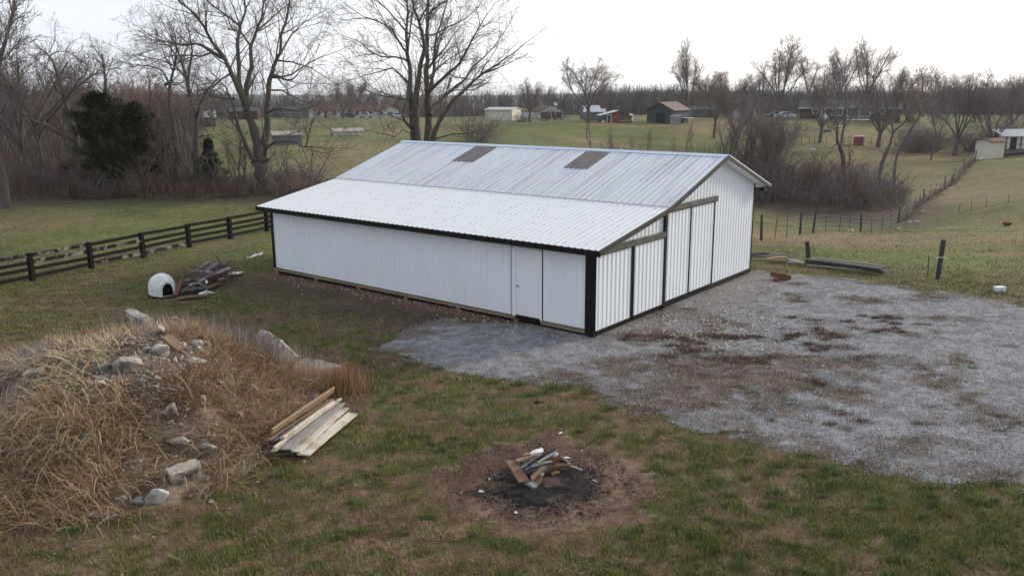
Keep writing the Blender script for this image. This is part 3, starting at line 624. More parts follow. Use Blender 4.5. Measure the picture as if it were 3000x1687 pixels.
# entry door
m = MB(); m.bb(-.03, .05, 1.785, 1.865, .2, 2.335); m.bb(-.03, .05, 2.785, 2.93, .2, 2.335); m.bb(-.03, .05, 1.865, 2.785, 2.26, 2.335)
fr = m.build('door_frame', M['wall'], barn)
m = MB(); m.bb(-.012, .03, 1.87, 2.78, .25, 2.255); dr = m.build('entry_door', M['door'], barn)
m = MB(); m.tube([(-.012, 2.70, 1.15), (-.06, 2.70, 1.15)], .014, 8); m.tube([(-.055, 2.70, 1.15), (-.068, 2.7, 1.15), (-.082, 2.70, 1.15)], [.022, .032, .018], 10); m.tube([(-.012, 2.70, 1.15), (-.018, 2.7, 1.15)], .034, 12); m.build('knob', M['steel'], dr, True)
m = MB(); m.bb(-.05, .03, 1.87, 2.78, .13, .235); m.build('threshold', M['black'], barn)
for a_ in (2.931, 1.768): m = MB(); m.bb(-.034, 0, a_, a_+.018, .19, 2.36); m.build('joint_trim', M['black'], barn)

# ------------------------------------------------------------------ trees
class Tree:
    def __init__(s, seed): s.r = random.Random(seed); s.lines = []      # (level, pts, radii)
    def rnd(s):
        g = s.r.gauss; return (g(0, 1), g(0, 1), g(0, 1))
    def grow(s, p, d, L, r, lv, mx, P):
        seg = P['seg'][lv]; n = max(2, int(L/seg+.5)); st = L/n; pts = [p]; rad = [r]; dirs = [d]; wd = P['wander'][lv]; up = P['up'][lv]
        x, y, z = p; dx, dy, dz = d; g = s.r.gauss
        for i in range(n):
            dx += g(0, wd); dy += g(0, wd); dz += g(0, wd)+up
            k = 1/math.sqrt(dx*dx+dy*dy+dz*dz); dx *= k; dy *= k; dz *= k
            x += dx*st; y += dy*st; z += dz*st; pts.append((x, y, z)); dirs.append((dx, dy, dz)); rad.append(max(r*(1-(i+1)/n*P['taper'][lv]), P['rmin']))
        s.lines.append((lv, pts, rad))
        if lv < mx: s.spawn(pts, rad, dirs, L, lv, mx, P)
    def spawn(s, pts, rad, dirs, L, lv, mx, P, t0=None):
        R = s.r; c = P['dens'][lv]*L; c = int(c)+(R.random() < c-int(c)); t0 = P['start'][lv] if t0 is None else t0
        for _ in range(c):
            t = t0+(1-t0)*R.random()**.85; f = t*(len(pts)-1); i = min(int(f), len(pts)-2); f -= i
            a, b = pts[i], pts[i+1]; q = tuple(a[k]+(b[k]-a[k])*f for k in range(3)); d = dirs[i+1]
            th = R.uniform(*P['ang'][lv]); v = s.rnd(); dt = v[0]*d[0]+v[1]*d[1]+v[2]*d[2]
            v = (v[0]-dt*d[0], v[1]-dt*d[1], v[2]-dt*d[2]); k = 1/max(1e-6, math.sqrt(v[0]**2+v[1]**2+v[2]**2)); ct, sn = math.cos(th), math.sin(th)*k
            nd = (d[0]*ct+v[0]*sn, d[1]*ct+v[1]*sn, d[2]*ct+v[2]*sn)
            l = P['len'][lv+1]*R.uniform(.5, 1.25)*(1-.45*t); rr = min(rad[i]*.62, P['r'][lv+1])*R.uniform(.7, 1.1)
            s.grow(q, nd, l, max(rr, P['rmin']), lv+1, mx, P)
    def mesh(s, name, levels, m):
        from collections import defaultdict
        G = defaultdict(list)
        for lv, pts, rad in s.lines:
            if lv in levels:
                ns_ = 8 if rad[0] > .12 else 5 if rad[0] > .045 else 3
                G[(len(pts), ns_)].append((pts, rad))
        V = []; Fc = []; off = 0
        for (n, k), ls in G.items():
            P = np.array([a for a, b in ls]); Rr = np.array([b for a, b in ls]); T = np.empty_like(P); T[:, 1:-1] = P[:, 2:]-P[:, :-2]; T[:, 0] = P[:, 1]-P[:, 0]; T[:, -1] = P[:, -1]-P[:, -2]
            T /= np.linalg.norm(T, axis=2, keepdims=True)+1e-9
            ref = np.where(np.abs(T[:, :1, 2:3]) < .8, np.array([0, 0, 1.]), np.array([1., 0, 0])); A = np.cross(T, ref); A /= np.linalg.norm(A, axis=2, keepdims=True)+1e-9; B = np.cross(T, A)
            an = np.arange(k)*2*np.pi/k; ring = A[:, :, None]*np.cos(an)[:, None]+B[:, :, None]*np.sin(an)[:, None]
            rr = Rr[:, :, None, None]
            if k == 8: rr = rr*(1+.12*np.random.RandomState(3).normal(0, 1, (P.shape[0], n, k, 1)))
            vs = P[:, :, None]+ring*rr; V.append(vs.reshape(-1, 3)); m_ = P.shape[0]
            b = off+(np.arange(m_)*n*k)[:, None, None]+(np.arange(n-1)*k)[None, :, None]; j = np.arange(k)[None, None]; j2 = (j+1) % k
            Fc.append(np.stack([b+j, b+j2, b+k+j2, b+k+j], -1).reshape(-1, 4)); off += m_*n*k
        return npmesh(name, np.concatenate(V), Fc, m, True)
def params(**k):
    P = dict(seg=[.8, .6, .45, .35, .3], wander=[.10, .15, .2, .22, .25], up=[.03, .05, .03, .02, .0], taper=[.6, .75, .75, .8, .8], rmin=.0075,
             dens=[1.0, 1.1, 1.9, 2.6, 0], start=[.3, .2, .12, .1, 0], ang=[(.4, .8), (.5, 1.0), (.5, 1.1), (.5, 1.2)], len=[10, 5., 2.3, 1.15, .6], r=[.3, .10, .035, .014, .009])
    P.update(k); return P
def treething(name, loc, tm, cm, label, cat, group=None, rz=0., sc=1., sz=None):
    o = empty(name, loc, rz); o.scale = (sc, sc, sz or sc); tag(o, label, cat, group)
    a = linkobj('trunk', tm, o); b = linkobj('crown', cm, o); return o
def traced(name, seed, Y, base, limbs, toP, label, P, mx=3, tm='bark_big', cm='twig', spawn_t0=.15, dens=1.):
    """limbs: list of (pixel points, depth offset at end, r0, r1)"""
    T = Tree(seed); bx, by = base; bp = at(*toP(*base), Y); bz = gzs(bp[0], bp[1])
    for pts, dy, r0, r1 in limbs:
        n = len(pts); W = []
        # densify
        for i in range(n-1):
            for k in range(3):
                t = (i+k/3)/(n-1); a, b = pts[i], pts[i+1]; f = k/3; q = (a[0]+(b[0]-a[0])*f, a[1]+(b[1]-a[1])*f); W.append((q, t))
        W.append((pts[-1], 1.)); wp = []
        for q, t in W:
            d = dy[0]+(dy[1]-dy[0])*t**.8 if isinstance(dy, tuple) else dy*t
            p = at(*toP(*q), Y+d); wp.append(p-np.array([bp[0], bp[1], bz]))
        jr = np.random.RandomState(seed+int(r0*1000)+n)
        wp = [p+(jr.normal(0, r1*.5, 3) if 0 < i < len(wp)-1 else 0) for i, p in enumerate(wp)]
        wp = [tuple(map(float, p)) for p in wp]; rad = [.8*(r0+(r1-r0)*t**.8) for q, t in W]
        dirs = []
        for i in range(len(wp)):
            a, b = wp[max(i-1, 0)], wp[min(i+1, len(wp)-1)]; v = Vector(b)-Vector(a); v.normalize(); dirs.append(tuple(v))
        T.lines.append((0, wp, rad)); L = sum((Vector(wp[i+1])-Vector(wp[i])).length for i in range(len(wp)-1))
        PP = dict(P); PP['dens'] = [P['dens'][0]*dens]+P['dens'][1:]
        T.spawn(wp, rad, dirs, L, 0, mx, PP, t0=spawn_t0)
        T.grow(wp[-1], dirs[-1], P['len'][2], r1, 2, mx, P)
    tmesh = T.mesh('trunk', (0,), M[tm]); cmesh = T.mesh('crown', (1, 2, 3, 4), M[cm])
    return treething(name, (bp[0], bp[1], bz), tmesh, cmesh, label, 'tree')
z2 = lambda a, b: (800+a/3.019, b/3.019)
z1 = lambda a, b: (a/2.415, b/2.415)
z4 = lambda a, b: (2100+a/2.683, 150+b/2.683)
PH = params(dens=[1.35, 1.9, 3.6, 3.0, 0], len=[10, 3.9, 2.0, 1.05, .6], r=[.3, .055, .021, .010, .009], up=[.03, .05, .03, .0, 0], wander=[.10, .13, .16, .2, .25], start=[.3, .15, .08, .1, 0])
traced('bare_tree', 11, 66, (1310, 1330), [
    ([(1265, 1400), (1250, 1240), (1235, 1120), (1225, 950), (1210, 800), (1215, 640), (1190, 480), (1185, 350), (1190, 150), (1185, 0), (1170, -150)], (0, 2), .42, .05),
    ([(1290, 1400), (1280, 1240), (1262, 1050), (1265, 850), (1285, 700), (1310, 560), (1340, 420), (1325, 320), (1290, 200), (1250, 80), (1220, -40), (1180, -200)], (.3, -2.5), .40, .05),
    ([(1350, 1400), (1365, 1250), (1370, 1000), (1358, 700), (1362, 450), (1365, 200), (1370, 0), (1365, -200)], (.5, 1), .46, .07),
    ([(1365, 900), (1400, 750), (1425, 600), (1430, 450), (1440, 330), (1490, 200), (1530, 50), (1560, -100)], (.5, 4), .22, .04),
    ([(1395, 1380), (1425, 1180), (1500, 1020), (1580, 910), (1700, 790), (1770, 720), (1870, 640), (2000, 560), (2150, 450), (2290, 340)], (-.2, -4), .28, .025),
    ([(1385, 1020), (1420, 950), (1500, 870), (1600, 780), (1700, 700), (1760, 600), (1830, 540), (1950, 420), (2080, 230)], (0, 3), .24, .03),
    ([(1390, 800), (1450, 740), (1550, 650), (1650, 570), (1700, 480), (1760, 350), (1850, 200), (1900, 120)], (0, -5), .2, .03),
    ([(1190, 545), (1150, 520), (1080, 505), (950, 505), (850, 450), (750, 360), (620, 320)], (1, 4), .13, .025),
    ([(1200, 740), (1120, 660), (1060, 605), (960, 630), (850, 660), (720, 700)], (0, -4), .12, .02),
    ([(1190, 480), (1130, 400), (1050, 260), (930, 190), (800, 150), (640, 40)], (1, -3), .13, .025),
    ([(1220, 890), (1160, 880), (1060, 855), (980, 855), (900, 830), (800, 790), (720, 770)], (0, 3), .13, .02),
    ([(1225, 1130), (1190, 1100), (1155, 1060), (1145, 1010), (1160, 960)], (0, -2), .2, .05),
    ([(1345, 310), (1420, 310), (1550, 240), (1700, 170), (1800, 80)], (.5, 4), .12, .025),
    ([(1190, 430), (1210, 300), (1220, 160), (1250, 60), (1300, -60)], (1, 5), .12, .03),
    ([(1290, 200), (1340, 100), (1400, 20), (1450, -100)], (-2, -6), .1, .03),
    ([(1380, 600), (1440, 520), (1500, 450), (1545, 395)], (.5, -2), .13, .05),
    ([(1430, 1230), (1600, 1185), (1800, 1175), (1950, 1225)], (0, -4), .08, .02),
    ([(1240, 1190), (1150, 1150), (1080, 1210), (950, 1180), (860, 1160)], (0, -5), .09, .02),
    ([(1375, 130), (1450, 60), (1550, 0), (1650, -60)], (1, -3), .12, .03),
    ([(1195, 300), (1110, 200), (1000, 80), (900, 0), (820, -60)], (1, 5), .11, .03),
    ([(1380, 700), (1470, 590), (1560, 520), (1700, 440), (1850, 330)], (0, 6), .1, .03),
], z2, 'tall bare tree with several straight trunks rising just behind the middle of the barn roof', PH)
traced('bare_tree', 12, 57, (1850, 1400), [
    ([(1862, 1460), (1855, 1330), (1845, 1200), (1840, 1100)], (0, 0), .62, .5),
    ([(1838, 1140), (1790, 900), (1740, 760), (1690, 640), (1640, 520), (1590, 420), (1500, 370), (1400, 310), (1290, 320), (1180, 300)], (0, -3), .34, .04),
    ([(1600, 430), (1500, 300), (1450, 200), (1380, 100), (1250, 0), (1150, -60)], (-1.5, -6), .17, .03),
    ([(1745, 760), (1690, 600), (1690, 450), (1680, 300), (1700, 180), (1740, 80), (1720, -50), (1680, -200)], (-.5, 2), .24, .04),
    ([(1800, 960), (1735, 740), (1745, 600), (1780, 480), (1775, 330), (1810, 230), (1850, 120), (1870, -20), (1880, -150)], (.3, 3), .3, .04),
    ([(1850, 1130), (1890, 900), (1890, 750), (1900, 600), (1930, 500), (1950, 430), (1985, 380), (1990, 250), (2030, 120), (2050, 0), (2070, -120)], (0, -1), .3, .04),
    ([(1930, 545), (1980, 550), (2030, 570), (2078, 555)], (0, -3), .13, .05),
    ([(1920, 525), (1990, 545), (2060, 530), (2150, 470), (2260, 410), (2400, 360)], (0, 3), .12, .02),
    ([(1865, 1110), (1890, 1040), (1950, 1000), (2080, 1000), (2140, 1040), (2220, 1040), (2320, 1050)], (0, -4), .18, .025),
    ([(2165, 1040), (2180, 980), (2190, 920), (2210, 850), (2260, 790)], (-3, -4), .08, .02),
    ([(1890, 800), (1940, 775), (2000, 770), (2120, 790), (2250, 740)], (0, -5), .13, .02),
    ([(1830, 1160), (1775, 1110), (1730, 1000), (1680, 870), (1650, 740), (1600, 620), (1540, 560)], (0, -3), .25, .03),
    ([(1988, 380), (2060, 250), (2150, 160), (2290, 80)], (-.5, 4), .1, .02),
    ([(1640, 520), (1570, 560), (1500, 620), (1420, 640), (1330, 700)], (-1, -5), .1, .02),
    ([(1700, 190), (1620, 120), (1500, 40), (1400, -60)], (1, 5), .12, .03),
    ([(1900, 640), (1990, 640), (2100, 700), (2250, 760), (2330, 830)], (0, 4), .1, .02),
    ([(1775, 330), (1720, 250), (1640, 200), (1600, 100), (1560, -60)], (2, 6), .11, .03),
    ([(1500, 370), (1430, 400), (1300, 390), (1180, 400), (1060, 460)], (-1.5, -4), .09, .02),
    ([(1655, 700), (1580, 700), (1480, 680), (1400, 600), (1300, 540)], (-1, 3), .1, .02),
    ([(1960, 430), (2060, 440), (2200, 480), (2340, 570)], (0, -3), .09, .02),
    ([(1810, 230), (1900, 150), (2000, 60), (2100, -20)], (3, 6), .1, .03),
], z1, 'large spreading bare tree left of the barn behind the black fence end', PH, dens=1.1)
PM = params(dens=[1.9, 2.2, 3.6, 2.8, 0], len=[8, 2.8, 1.5, .85, .5], r=[.2, .05, .022, .010, .008])
traced('bare_tree', 13, 60, (1410, 1400), [
    ([(1415, 1450), (1400, 1250), (1385, 1100), (1390, 950), (1392, 820), (1340, 680), (1320, 560), (1290, 460), (1250, 330), (1180, 220)], (0, 2), .38, .04),
    ([(1392, 830), (1410, 740), (1450, 660), (1500, 600), (1560, 540)], (0, -3), .16, .03), ([(1350, 700), (1330, 600), (1340, 480), (1360, 360), (1340, 240), (1300, 100)], (0, -2), .15, .03),
    ([(1320, 560), (1250, 480), (1150, 430), (1020, 400), (880, 380)], (1, 3), .1, .02), ([(1395, 980), (1430, 960), (1480, 960)], (0, -1), .07, .03), ([(1290, 460), (1200, 330), (1120, 280), (1000, 230)], (1.5, -2), .09, .02)],
    z1, 'slim bare tree whose grey trunk forks high, nearest left of the large spreading tree', PM)
traced('bare_tree', 14, 61, (1235, 1400), [
    ([(1240, 1440), (1245, 1300), (1250, 1150), (1250, 1040), (1228, 900), (1200, 750), (1200, 600), (1230, 500), (1250, 350), (1240, 250)], (0, 0), .36, .04),
    ([(1250, 1150), (1190, 1080), (1130, 950), (1080, 850)], (0, -2), .09, .04), ([(1203, 600), (1150, 500), (1060, 470), (940, 460), (840, 440)], (0, 2), .1, .02), ([(1205, 620), (1160, 600), (1180, 590)], (0, -1), .12, .08),
    ([(1250, 1000), (1270, 900), (1240, 800)], (0, 1), .06, .03), ([(1225, 510), (1170, 400), (1130, 300), (1100, 220)], (0, -2), .08, .02), ([(1235, 470), (1300, 400), (1350, 300)], (0, 2), .08, .02)],
    z1, 'bare tree with a thin straight trunk between the forked tree and the cedars', PM)
traced('bare_tree', 15, 59, (625, 1400), [
    ([(630, 1440), (600, 1300), (570, 1200), (548, 1050), (520, 900), (500, 850), (450, 680), (420, 560), (380, 450), (330, 380)], (0, 2), .45, .07),
    ([(560, 1080), (520, 1000), (400, 930), (330, 890), (250, 860), (180, 820), (120, 770)], (0, -2), .2, .05), ([(450, 680), (410, 650), (380, 600)], (0, -1), .14, .06), ([(430, 590), (480, 520), (540, 470)], (1, 3), .07, .02),
    ([(340, 385), (290, 370), (240, 390), (215, 430)], (2, 0), .06, .02), ([(350, 395), (400, 370), (470, 360), (530, 400)], (2, 3), .06, .02), ([(345, 380), (380, 310), (390, 250)], (2, 2), .05, .02), ([(350, 400), (330, 470), (270, 520)], (2, 1), .05, .02)],
    z1, 'leaning bare tree with a broken drooping top rising left of the large cedar', params(dens=[2.2, 2.2, 3.2, 2.6, 0], len=[8, 1.9, 1.2, .7, .5], r=[.2, .04, .018, .009, .008], up=[0, -.03, -.02, -.02, 0]), dens=1.)
# valley trees on the right
traced('bare_tree', 16, 88, (1020, 1080), [
    ([(1022, 1110), (1010, 1000), (998, 880), (975, 780), (955, 720), (940, 660), (950, 600), (930, 540)], (0, -1), .42, .08), ([(968, 760), (990, 650), (1005, 540), (1015, 450), (1010, 300), (1030, 150)], (0, 2), .2, .03),
    ([(1005, 940), (1030, 905), (1050, 890), (1050, 850)], (0, -2), .12, .05), ([(948, 620), (900, 540), (820, 440), (770, 360)], (0, 2), .1, .02), ([(1010, 450), (960, 330), (940, 220)], (1, 3), .08, .02), ([(1000, 600), (1060, 520), (1120, 420)], (0, -3), .08, .02),
    ([(955, 720), (900, 770), (870, 760)], (0, -1), .07, .03)],
    z4, 'dark twisted bare tree rising from the brush nearest the barn gable', params(dens=[1.5, 1.9, 3.2, 2.3, 0], len=[8, 3, 1.7, .9, .5], r=[.2, .05, .024, .012, .01], rmin=.01))
traced('bare_tree', 17, 90, (1280, 1060), [
    ([(1262, 1110), (1275, 1000), (1300, 880), (1330, 800), (1365, 720), (1385, 640), (1370, 540), (1340, 440), (1310, 330)], (0, 1), .36, .04), ([(1380, 640), (1430, 600), (1480, 560), (1500, 480), (1470, 380)], (0, -2), .14, .03),
    ([(1320, 810), (1270, 760), (1230, 770)], (0, 1), .07, .03), ([(1375, 560), (1300, 520), (1240, 430), (1200, 330)], (0, 2), .1, .02)],
    z4, 'bare tree standing in the valley brush left of the long leaning tree', params(dens=[1.5, 1.9, 3.2, 2.3, 0], len=[8, 3, 1.7, .9, .5], r=[.2, .05, .024, .012, .01], rmin=.01))
traced('bare_tree', 18, 92, (1400, 1000), [
    ([(1390, 1050), (1400, 900), (1425, 800), (1480, 700), (1550, 580), (1600, 500), (1640, 400), (1665, 300), (1700, 220)], (0, 2), .24, .04), ([(1605, 490), (1560, 400), (1540, 300)], (0, -2), .09, .02), ([(1645, 380), (1720, 300), (1740, 240)], (1, 3), .07, .02)],
    z4, 'long bare tree leaning to the right out of the valley brush', params(dens=[1.5, 1.9, 3.2, 2.3, 0], len=[8, 2.8, 1.6, .9, .5], r=[.2, .05, .024, .012, .01], rmin=.01))

# generated kinds, then copies
def proto(seed, stems, P, mx=3, tm='bark', cm='twig', tl=(0, 1), big=0.):
    T = Tree(seed); R = T.r
    if stems == 'vase':
        h = R.uniform(1.8, 2.8); pts = [(0, 0, -.4), (0, 0, h*.5), (R.gauss(0, .1), R.gauss(0, .1), h)]; T.lines.append((0, pts, [.40+big, .33+big, .3+big]))
        k = R.randint(6, 8)
        for i in range(k):
            a = i*6.283/k+R.uniform(-.4, .4); t = (.12 if i == 0 else R.uniform(.32, .8)); T.grow(pts[-1], (math.cos(a)*math.sin(t), math.sin(a)*math.sin(t), math.cos(t)), 8.8*(1-.25*t)*R.uniform(.9, 1.08), R.uniform(.12, .18)+big*.5, 0, mx, P)
    elif stems == 'straight':
        T.grow((0, 0, -.4), (R.gauss(0, .05), R.gauss(0, .05), 1), 13, .26, 0, mx, P)
    elif stems == 'fork':
        T.grow((0, 0, -.4), (.05, 0, 1), 5.5, .32, 0, 0, P); a = T.lines[-1][1][-1]
        for i in range(3): b = i*2.1+R.random(); T.grow(a, (math.cos(b)*.4, math.sin(b)*.4, .9), R.uniform(6, 8), .17, 0, mx, P)
    elif stems == 'shrub':
        for i in range(22):
            a = R.uniform(0, 6.28); t = abs(R.gauss(0, .5)); q = R.uniform(0, .5); T.grow((math.cos(a)*q, math.sin(a)*q, -.1), (math.cos(a)*math.sin(t), math.sin(a)*math.sin(t), math.cos(t)), R.uniform(1.6, 3.2), R.uniform(.018, .035), 0, mx, P)
    elif stems == 'sapling':
        for i in range(3): T.grow((R.gauss(0, .1), R.gauss(0, .1), -.1), (R.gauss(0, .15), R.gauss(0, .15), 1), R.uniform(4.5, 6.5), R.uniform(.05, .08), 0, mx, P)
    return T.mesh('trunk', tl[:1] if stems != 'x' else (0,), M[tm]), T.mesh('crown', (1, 2, 3, 4), M[cm])
PV = params(dens=[2.0, 2.4, 4.0, 0, 0], len=[8, 3.4, 1.8, 1.0, .5], r=[.2, .05, .022, .014, .01], rmin=.012, wander=[.1, .14, .18, .2, .2], up=[.035, .07, .04, .02, 0], ang=[(.35, .7), (.4, .9), (.4, 1.), (.5, 1.)])
PVd = params(dens=[2.1, 2.6, 3.8, 0, 0], len=[8, 3.5, 1.9, 1.05, .5], r=[.2, .05, .023, .015, .01], rmin=.013, up=[.035, .08, .05, .02, 0], ang=[(.35, .7), (.4, .9), (.4, 1.), (.5, 1.)])
PS = params(dens=[2.6, 2.3, 3.4, 0, 0], len=[12, 3.4, 1.6, .8, .5], r=[.2, .05, .022, .012, .01], start=[.22, .15, .1, .1, 0], rmin=.012)
PB = params(seg=[.5, .35, .3, .3, .3], dens=[3.4, 3.2, 0, 0, 0], len=[3, 1.1, .55, .4, .3], r=[.03, .014, .009, .008, .008], start=[.1, .1, .1, .1, 0], rmin=.007, wander=[.16, .2, .25, .2, .2], up=[.02, .02, 0, 0, 0])
PSa = params(dens=[2.6, 2.4, 2, 0, 0], len=[6, 1.8, .8, .4, .3], r=[.08, .03, .014, .01, .01], rmin=.009, start=[.15, .1, .1, .1, 0], up=[.02, .08, .04, 0, 0])
K = {}
K['vase1'] = proto(21, 'vase', PVd); K['vase2'] = proto(22, 'vase', PV, cm='twig_grey'); K['vase3'] = proto(23, 'vase', PVd, cm='twig_red'); K['vase4'] = proto(27, 'vase', PVd, cm='twig')
K['str1'] = proto(24, 'straight', PS); K['str2'] = proto(25, 'straight', PS, cm='twig_grey'); K['fork1'] = proto(26, 'fork', PV); K['fork2'] = proto(28, 'fork', PVd, cm='twig_grey')
K['bud'] = proto(29, 'vase', PVd, cm='twig_bud')
K['sh1'] = proto(31, 'shrub', PB, 2, 'bark', 'twig'); K['sh2'] = proto(32, 'shrub', PB, 2, 'bark', 'twig_red'); K['sh3'] = proto(33, 'shrub', PB, 2, 'bark', 'twig_grey'); K['sap'] = proto(34, 'sapling', PSa, 2, 'bark', 'twig_red'); K['sap2'] = proto(35, 'sapling', PSa, 2, 'bark', 'twig')
PT = random.Random(5)
def plant(k, x, y, h, label, cat='tree', group=None, name='bare_tree', wid=1.):
    base = {'vase': 11.5, 'str': 12.6, 'fork': 11.8, 'bud': 11.5, 'sh': 2.6, 'sap': 6.2}[k.rstrip('0123456789')]
    s = h/base; return treething(name, (x, y, gzs(x, y)-.05), *K[k], label, cat, group, PT.uniform(0, 6.28), s*wid, s)
def plantpx(k, dx, Y, h, label, **kw):     # dx: column in the 2576 wide overview
    p = at(dx*D_, 480, Y); return plant(k, p[0], Y, h, label, **kw)
# single trees one can tell apart, from left to right
g = None
plantpx('fork2', 5, 52, 11.5, 'dark bare tree cut by the left edge of the photo')
plantpx('vase2', 60, 66, 11.5, 'bare tree with a high thin crown at the far left behind the wood edge')
plantpx('str2', 222, 72, 10.5, 'bare tree with upright fine branches rising behind the large cedar')
plantpx('fork1', 100, 60, 8.5, 'thin forked bare tree with its foot in the brush at far left')
plantpx('vase2', 1333, 170, 8.2, 'small round bare tree standing right of the white metal shed')
plantpx('vase2', 1388, 210, 5.6, 'distant small bare tree behind the long garage')
plantpx('vase4', 1478, 165, 11.5, 'lone wide bare tree on the open grass between the garage and the red lean-to', wid=1.15)
plantpx('vase1', 1722, 182, 15, 'tall narrow bare tree rising behind the rusty roofed barn', wid=.62)
plantpx('vase3', 1793, 150, 11.2, 'bare tree right of the rusty roofed barn, above the brush', wid=.75)
plantpx('vase1', 1850, 140, 10.6, 'bushy bare tree beside the half round hut')
plantpx('vase1', 1955, 196, 16, 'wide bare tree standing over the pale blue car')
plantpx('vase4', 2058, 150, 11, 'bare tree with a fan crown in front of the left end of the brick house', wid=.95)
plantpx('vase2', 2100, 210, 15.5, 'tall pale bare tree behind the brick house chimney', wid=.8)
plantpx('vase1', 2205, 147, 12.8, 'bushy bare tree in front of the right half of the brick house')
plantpx('vase2', 2165, 215, 18, 'tallest pale bare tree behind the right half of the brick house', wid=.7)
plantpx('bud', 2275, 200, 7.5, 'low round tree with reddish buds right of the brick house')
for i, (dx, Y, h) in enumerate([(1775, 215, 10), (1832, 230, 10.5), (1905, 235, 11), (2012, 225, 12), (2062, 245, 12), (2130, 225, 12), (2250, 230, 12), (2310, 195, 9.5), (2345, 215, 10.5), (2440, 180, 9.5), (2530, 170, 9), (2575, 195, 10)]):
    plantpx(['vase2', 'str2', 'vase2', 'fork2'][i % 4], dx, Y, h, 'hazy bare tree on the skyline '+['right of the old barn', 'above the round hut', 'left of the pale blue car', 'over the left end of the brick house', 'behind the brick house door', 'behind the middle of the brick house', 'right of the brick house', 'behind the reddish budding tree', 'left of the dense tree by the sheds', 'between the two dense trees by the sheds', 'above the white fronted shed', 'last on the right skyline'][i], group='bare trees on the right skyline')
plantpx('vase4', 2400, 135, 11.6, 'dense bare tree above the brush left of the two small sheds', wid=1.)
plantpx('vase1', 2487, 132, 11.6, 'dense bare tree just behind the leaning cream shed')
plantpx('vase2', 2566, 165, 10.5, 'bare tree at the right edge behind the row of sheds')
plantpx('fork2', 2340, 128, 7.5, 'thin bare tree between the leaning tree and the dense tree near the sheds')
plantpx('vase1', 870, 240, 10, 'dark bushy bare tree left of the tall tree behind the barn, beyond the field')
plantpx('vase4', 912, 255, 11, 'dark bushy bare tree behind the far cream houses')
# wood edge behind the left paddock
zone = lambda dx: 'at the far left edge' if dx < 90 else 'left of the large cedar' if dx < 190 else 'straight behind the large cedar' if dx < 300 else 'just right of the large cedar'
for i in range(64):
    dx = PT.uniform(-60, 440)*(1 if i % 3 else .6); Y = PT.uniform(68, 150); h = PT.uniform(6.5, 9.2)*(1 if Y < 100 else .95)
    if dx > 560 and Y > 80: continue
    kd = PT.choice(['vase1', 'vase3', 'str1', 'str2', 'fork2', 'vase4', 'sap']); plantpx(kd, dx, Y, h, {'v': 'spreading', 's': 'upright', 'f': 'forked'}[kd[0]]+' bare tree '+('near the front' if Y < 85 else 'in the middle' if Y < 115 else 'deep')+' of left wood '+zone(dx), group='bare trees of the left wood')
lab = 'reddish brown leafless shrub under the left tree line beyond the paddock'
for i in range(46):
    dx = -40+i*18.5+PT.uniform(-8, 8); Y = PT.uniform(55, 60)+(i % 3)*2.5
    kd = PT.choice(['sh1', 'sh2', 'sh2', 'sh3']); zn = 'at the far left' if dx < 90 else 'left of the large cedar' if dx < 190 else 'under the two cedars' if dx < 400 else 'between the cedars and the slim trunks' if dx < 500 else 'left of the large spreading tree' if dx < 640 else 'between the spreading tree and the barn roof'
    plantpx(kd, dx, Y, PT.uniform(1.2, 2.4)*(.8 if dx > 420 else 1), {'1': 'brown', '2': 'reddish', '3': 'greyish'}[kd[2]]+' leafless shrub '+('in front ' if i % 3 == 0 else 'set back ' if i % 3 == 2 else '')+zn, cat='shrub', group='shrubs under the left tree line', name='shrub', wid=1.3)
for i in range(14):
    plantpx(PT.choice(['sap', 'sap2']), PT.uniform(-20, 820), PT.uniform(56, 64), PT.uniform(3.5, 5.5), ['grey', 'brown'][i % 2]+' leafless sapling of the left tree line '+['front row left', 'front row right', 'middle row', 'back row left', 'back row right', 'beside the cedars', 'near the paddock'][i // 2], group='saplings of the left tree line', name='sapling')
# valley brush behind the barn gable
for i in range(40):
    a = PT.uniform(0, 6.28); q = PT.random()**.5; x = 31.5+10*q*math.cos(a); y = 89+.1*(x-32)+9*q*math.sin(a)
    kd = PT.choice(['sh1', 'sh3', 'sh3', 'sh2'])
    plant(kd, x, y, PT.uniform(1.8, 3.6), {'1': 'brown', '2': 'reddish', '3': 'greyish'}[kd[2]]+' leafless shrub in the brushy hollow, '+('nearest the barn' if x < 27 else 'in the middle' if x < 35 else 'at the right end')+(' front' if y < 88 else ' back'), 'shrub', 'shrubs in the hollow', 'shrub', 1.15)
for i in range(9):
    x = 21.5+i*.68; y = PT.uniform(78, 98)
    plant(PT.choice(['sap', 'sap2', 'fork2', 'vase4', 'vase2']), x, y, PT.uniform(5.5, 8.2), ('sapling like' if i % 3 == 0 else 'thin forked' if i % 3 == 1 else 'thin')+' bare tree in the brush above the barn gable, '+['leftmost', 'second from left', 'third from left', 'left of the middle', 'middle', 'right of the middle', 'third from right', 'second from right', 'rightmost'][i], 'tree', 'thin trees of the hollow', 'bare_tree')
for dx, Y, h in ((1190, 118, 3.6), (1212, 119, 3.2), (1305, 172, 1.9), (1320, 173, 1.7), (1372, 176, 3.2), (1400, 177, 2.8)):
    plantpx('sh1', dx, Y, h, 'rounded leafless shrub '+{1190: 'right of the big trunks beyond the barn roof', 1212: 'just right of its twin beyond the barn roof', 1305: 'at the foot of the small round tree', 1320: 'just right of the small round tree foot', 1372: 'in front of the garage', 1400: 'right of the garage'}[dx], cat='shrub', group='shrubs on the far slope', name='shrub', wid=1.4)
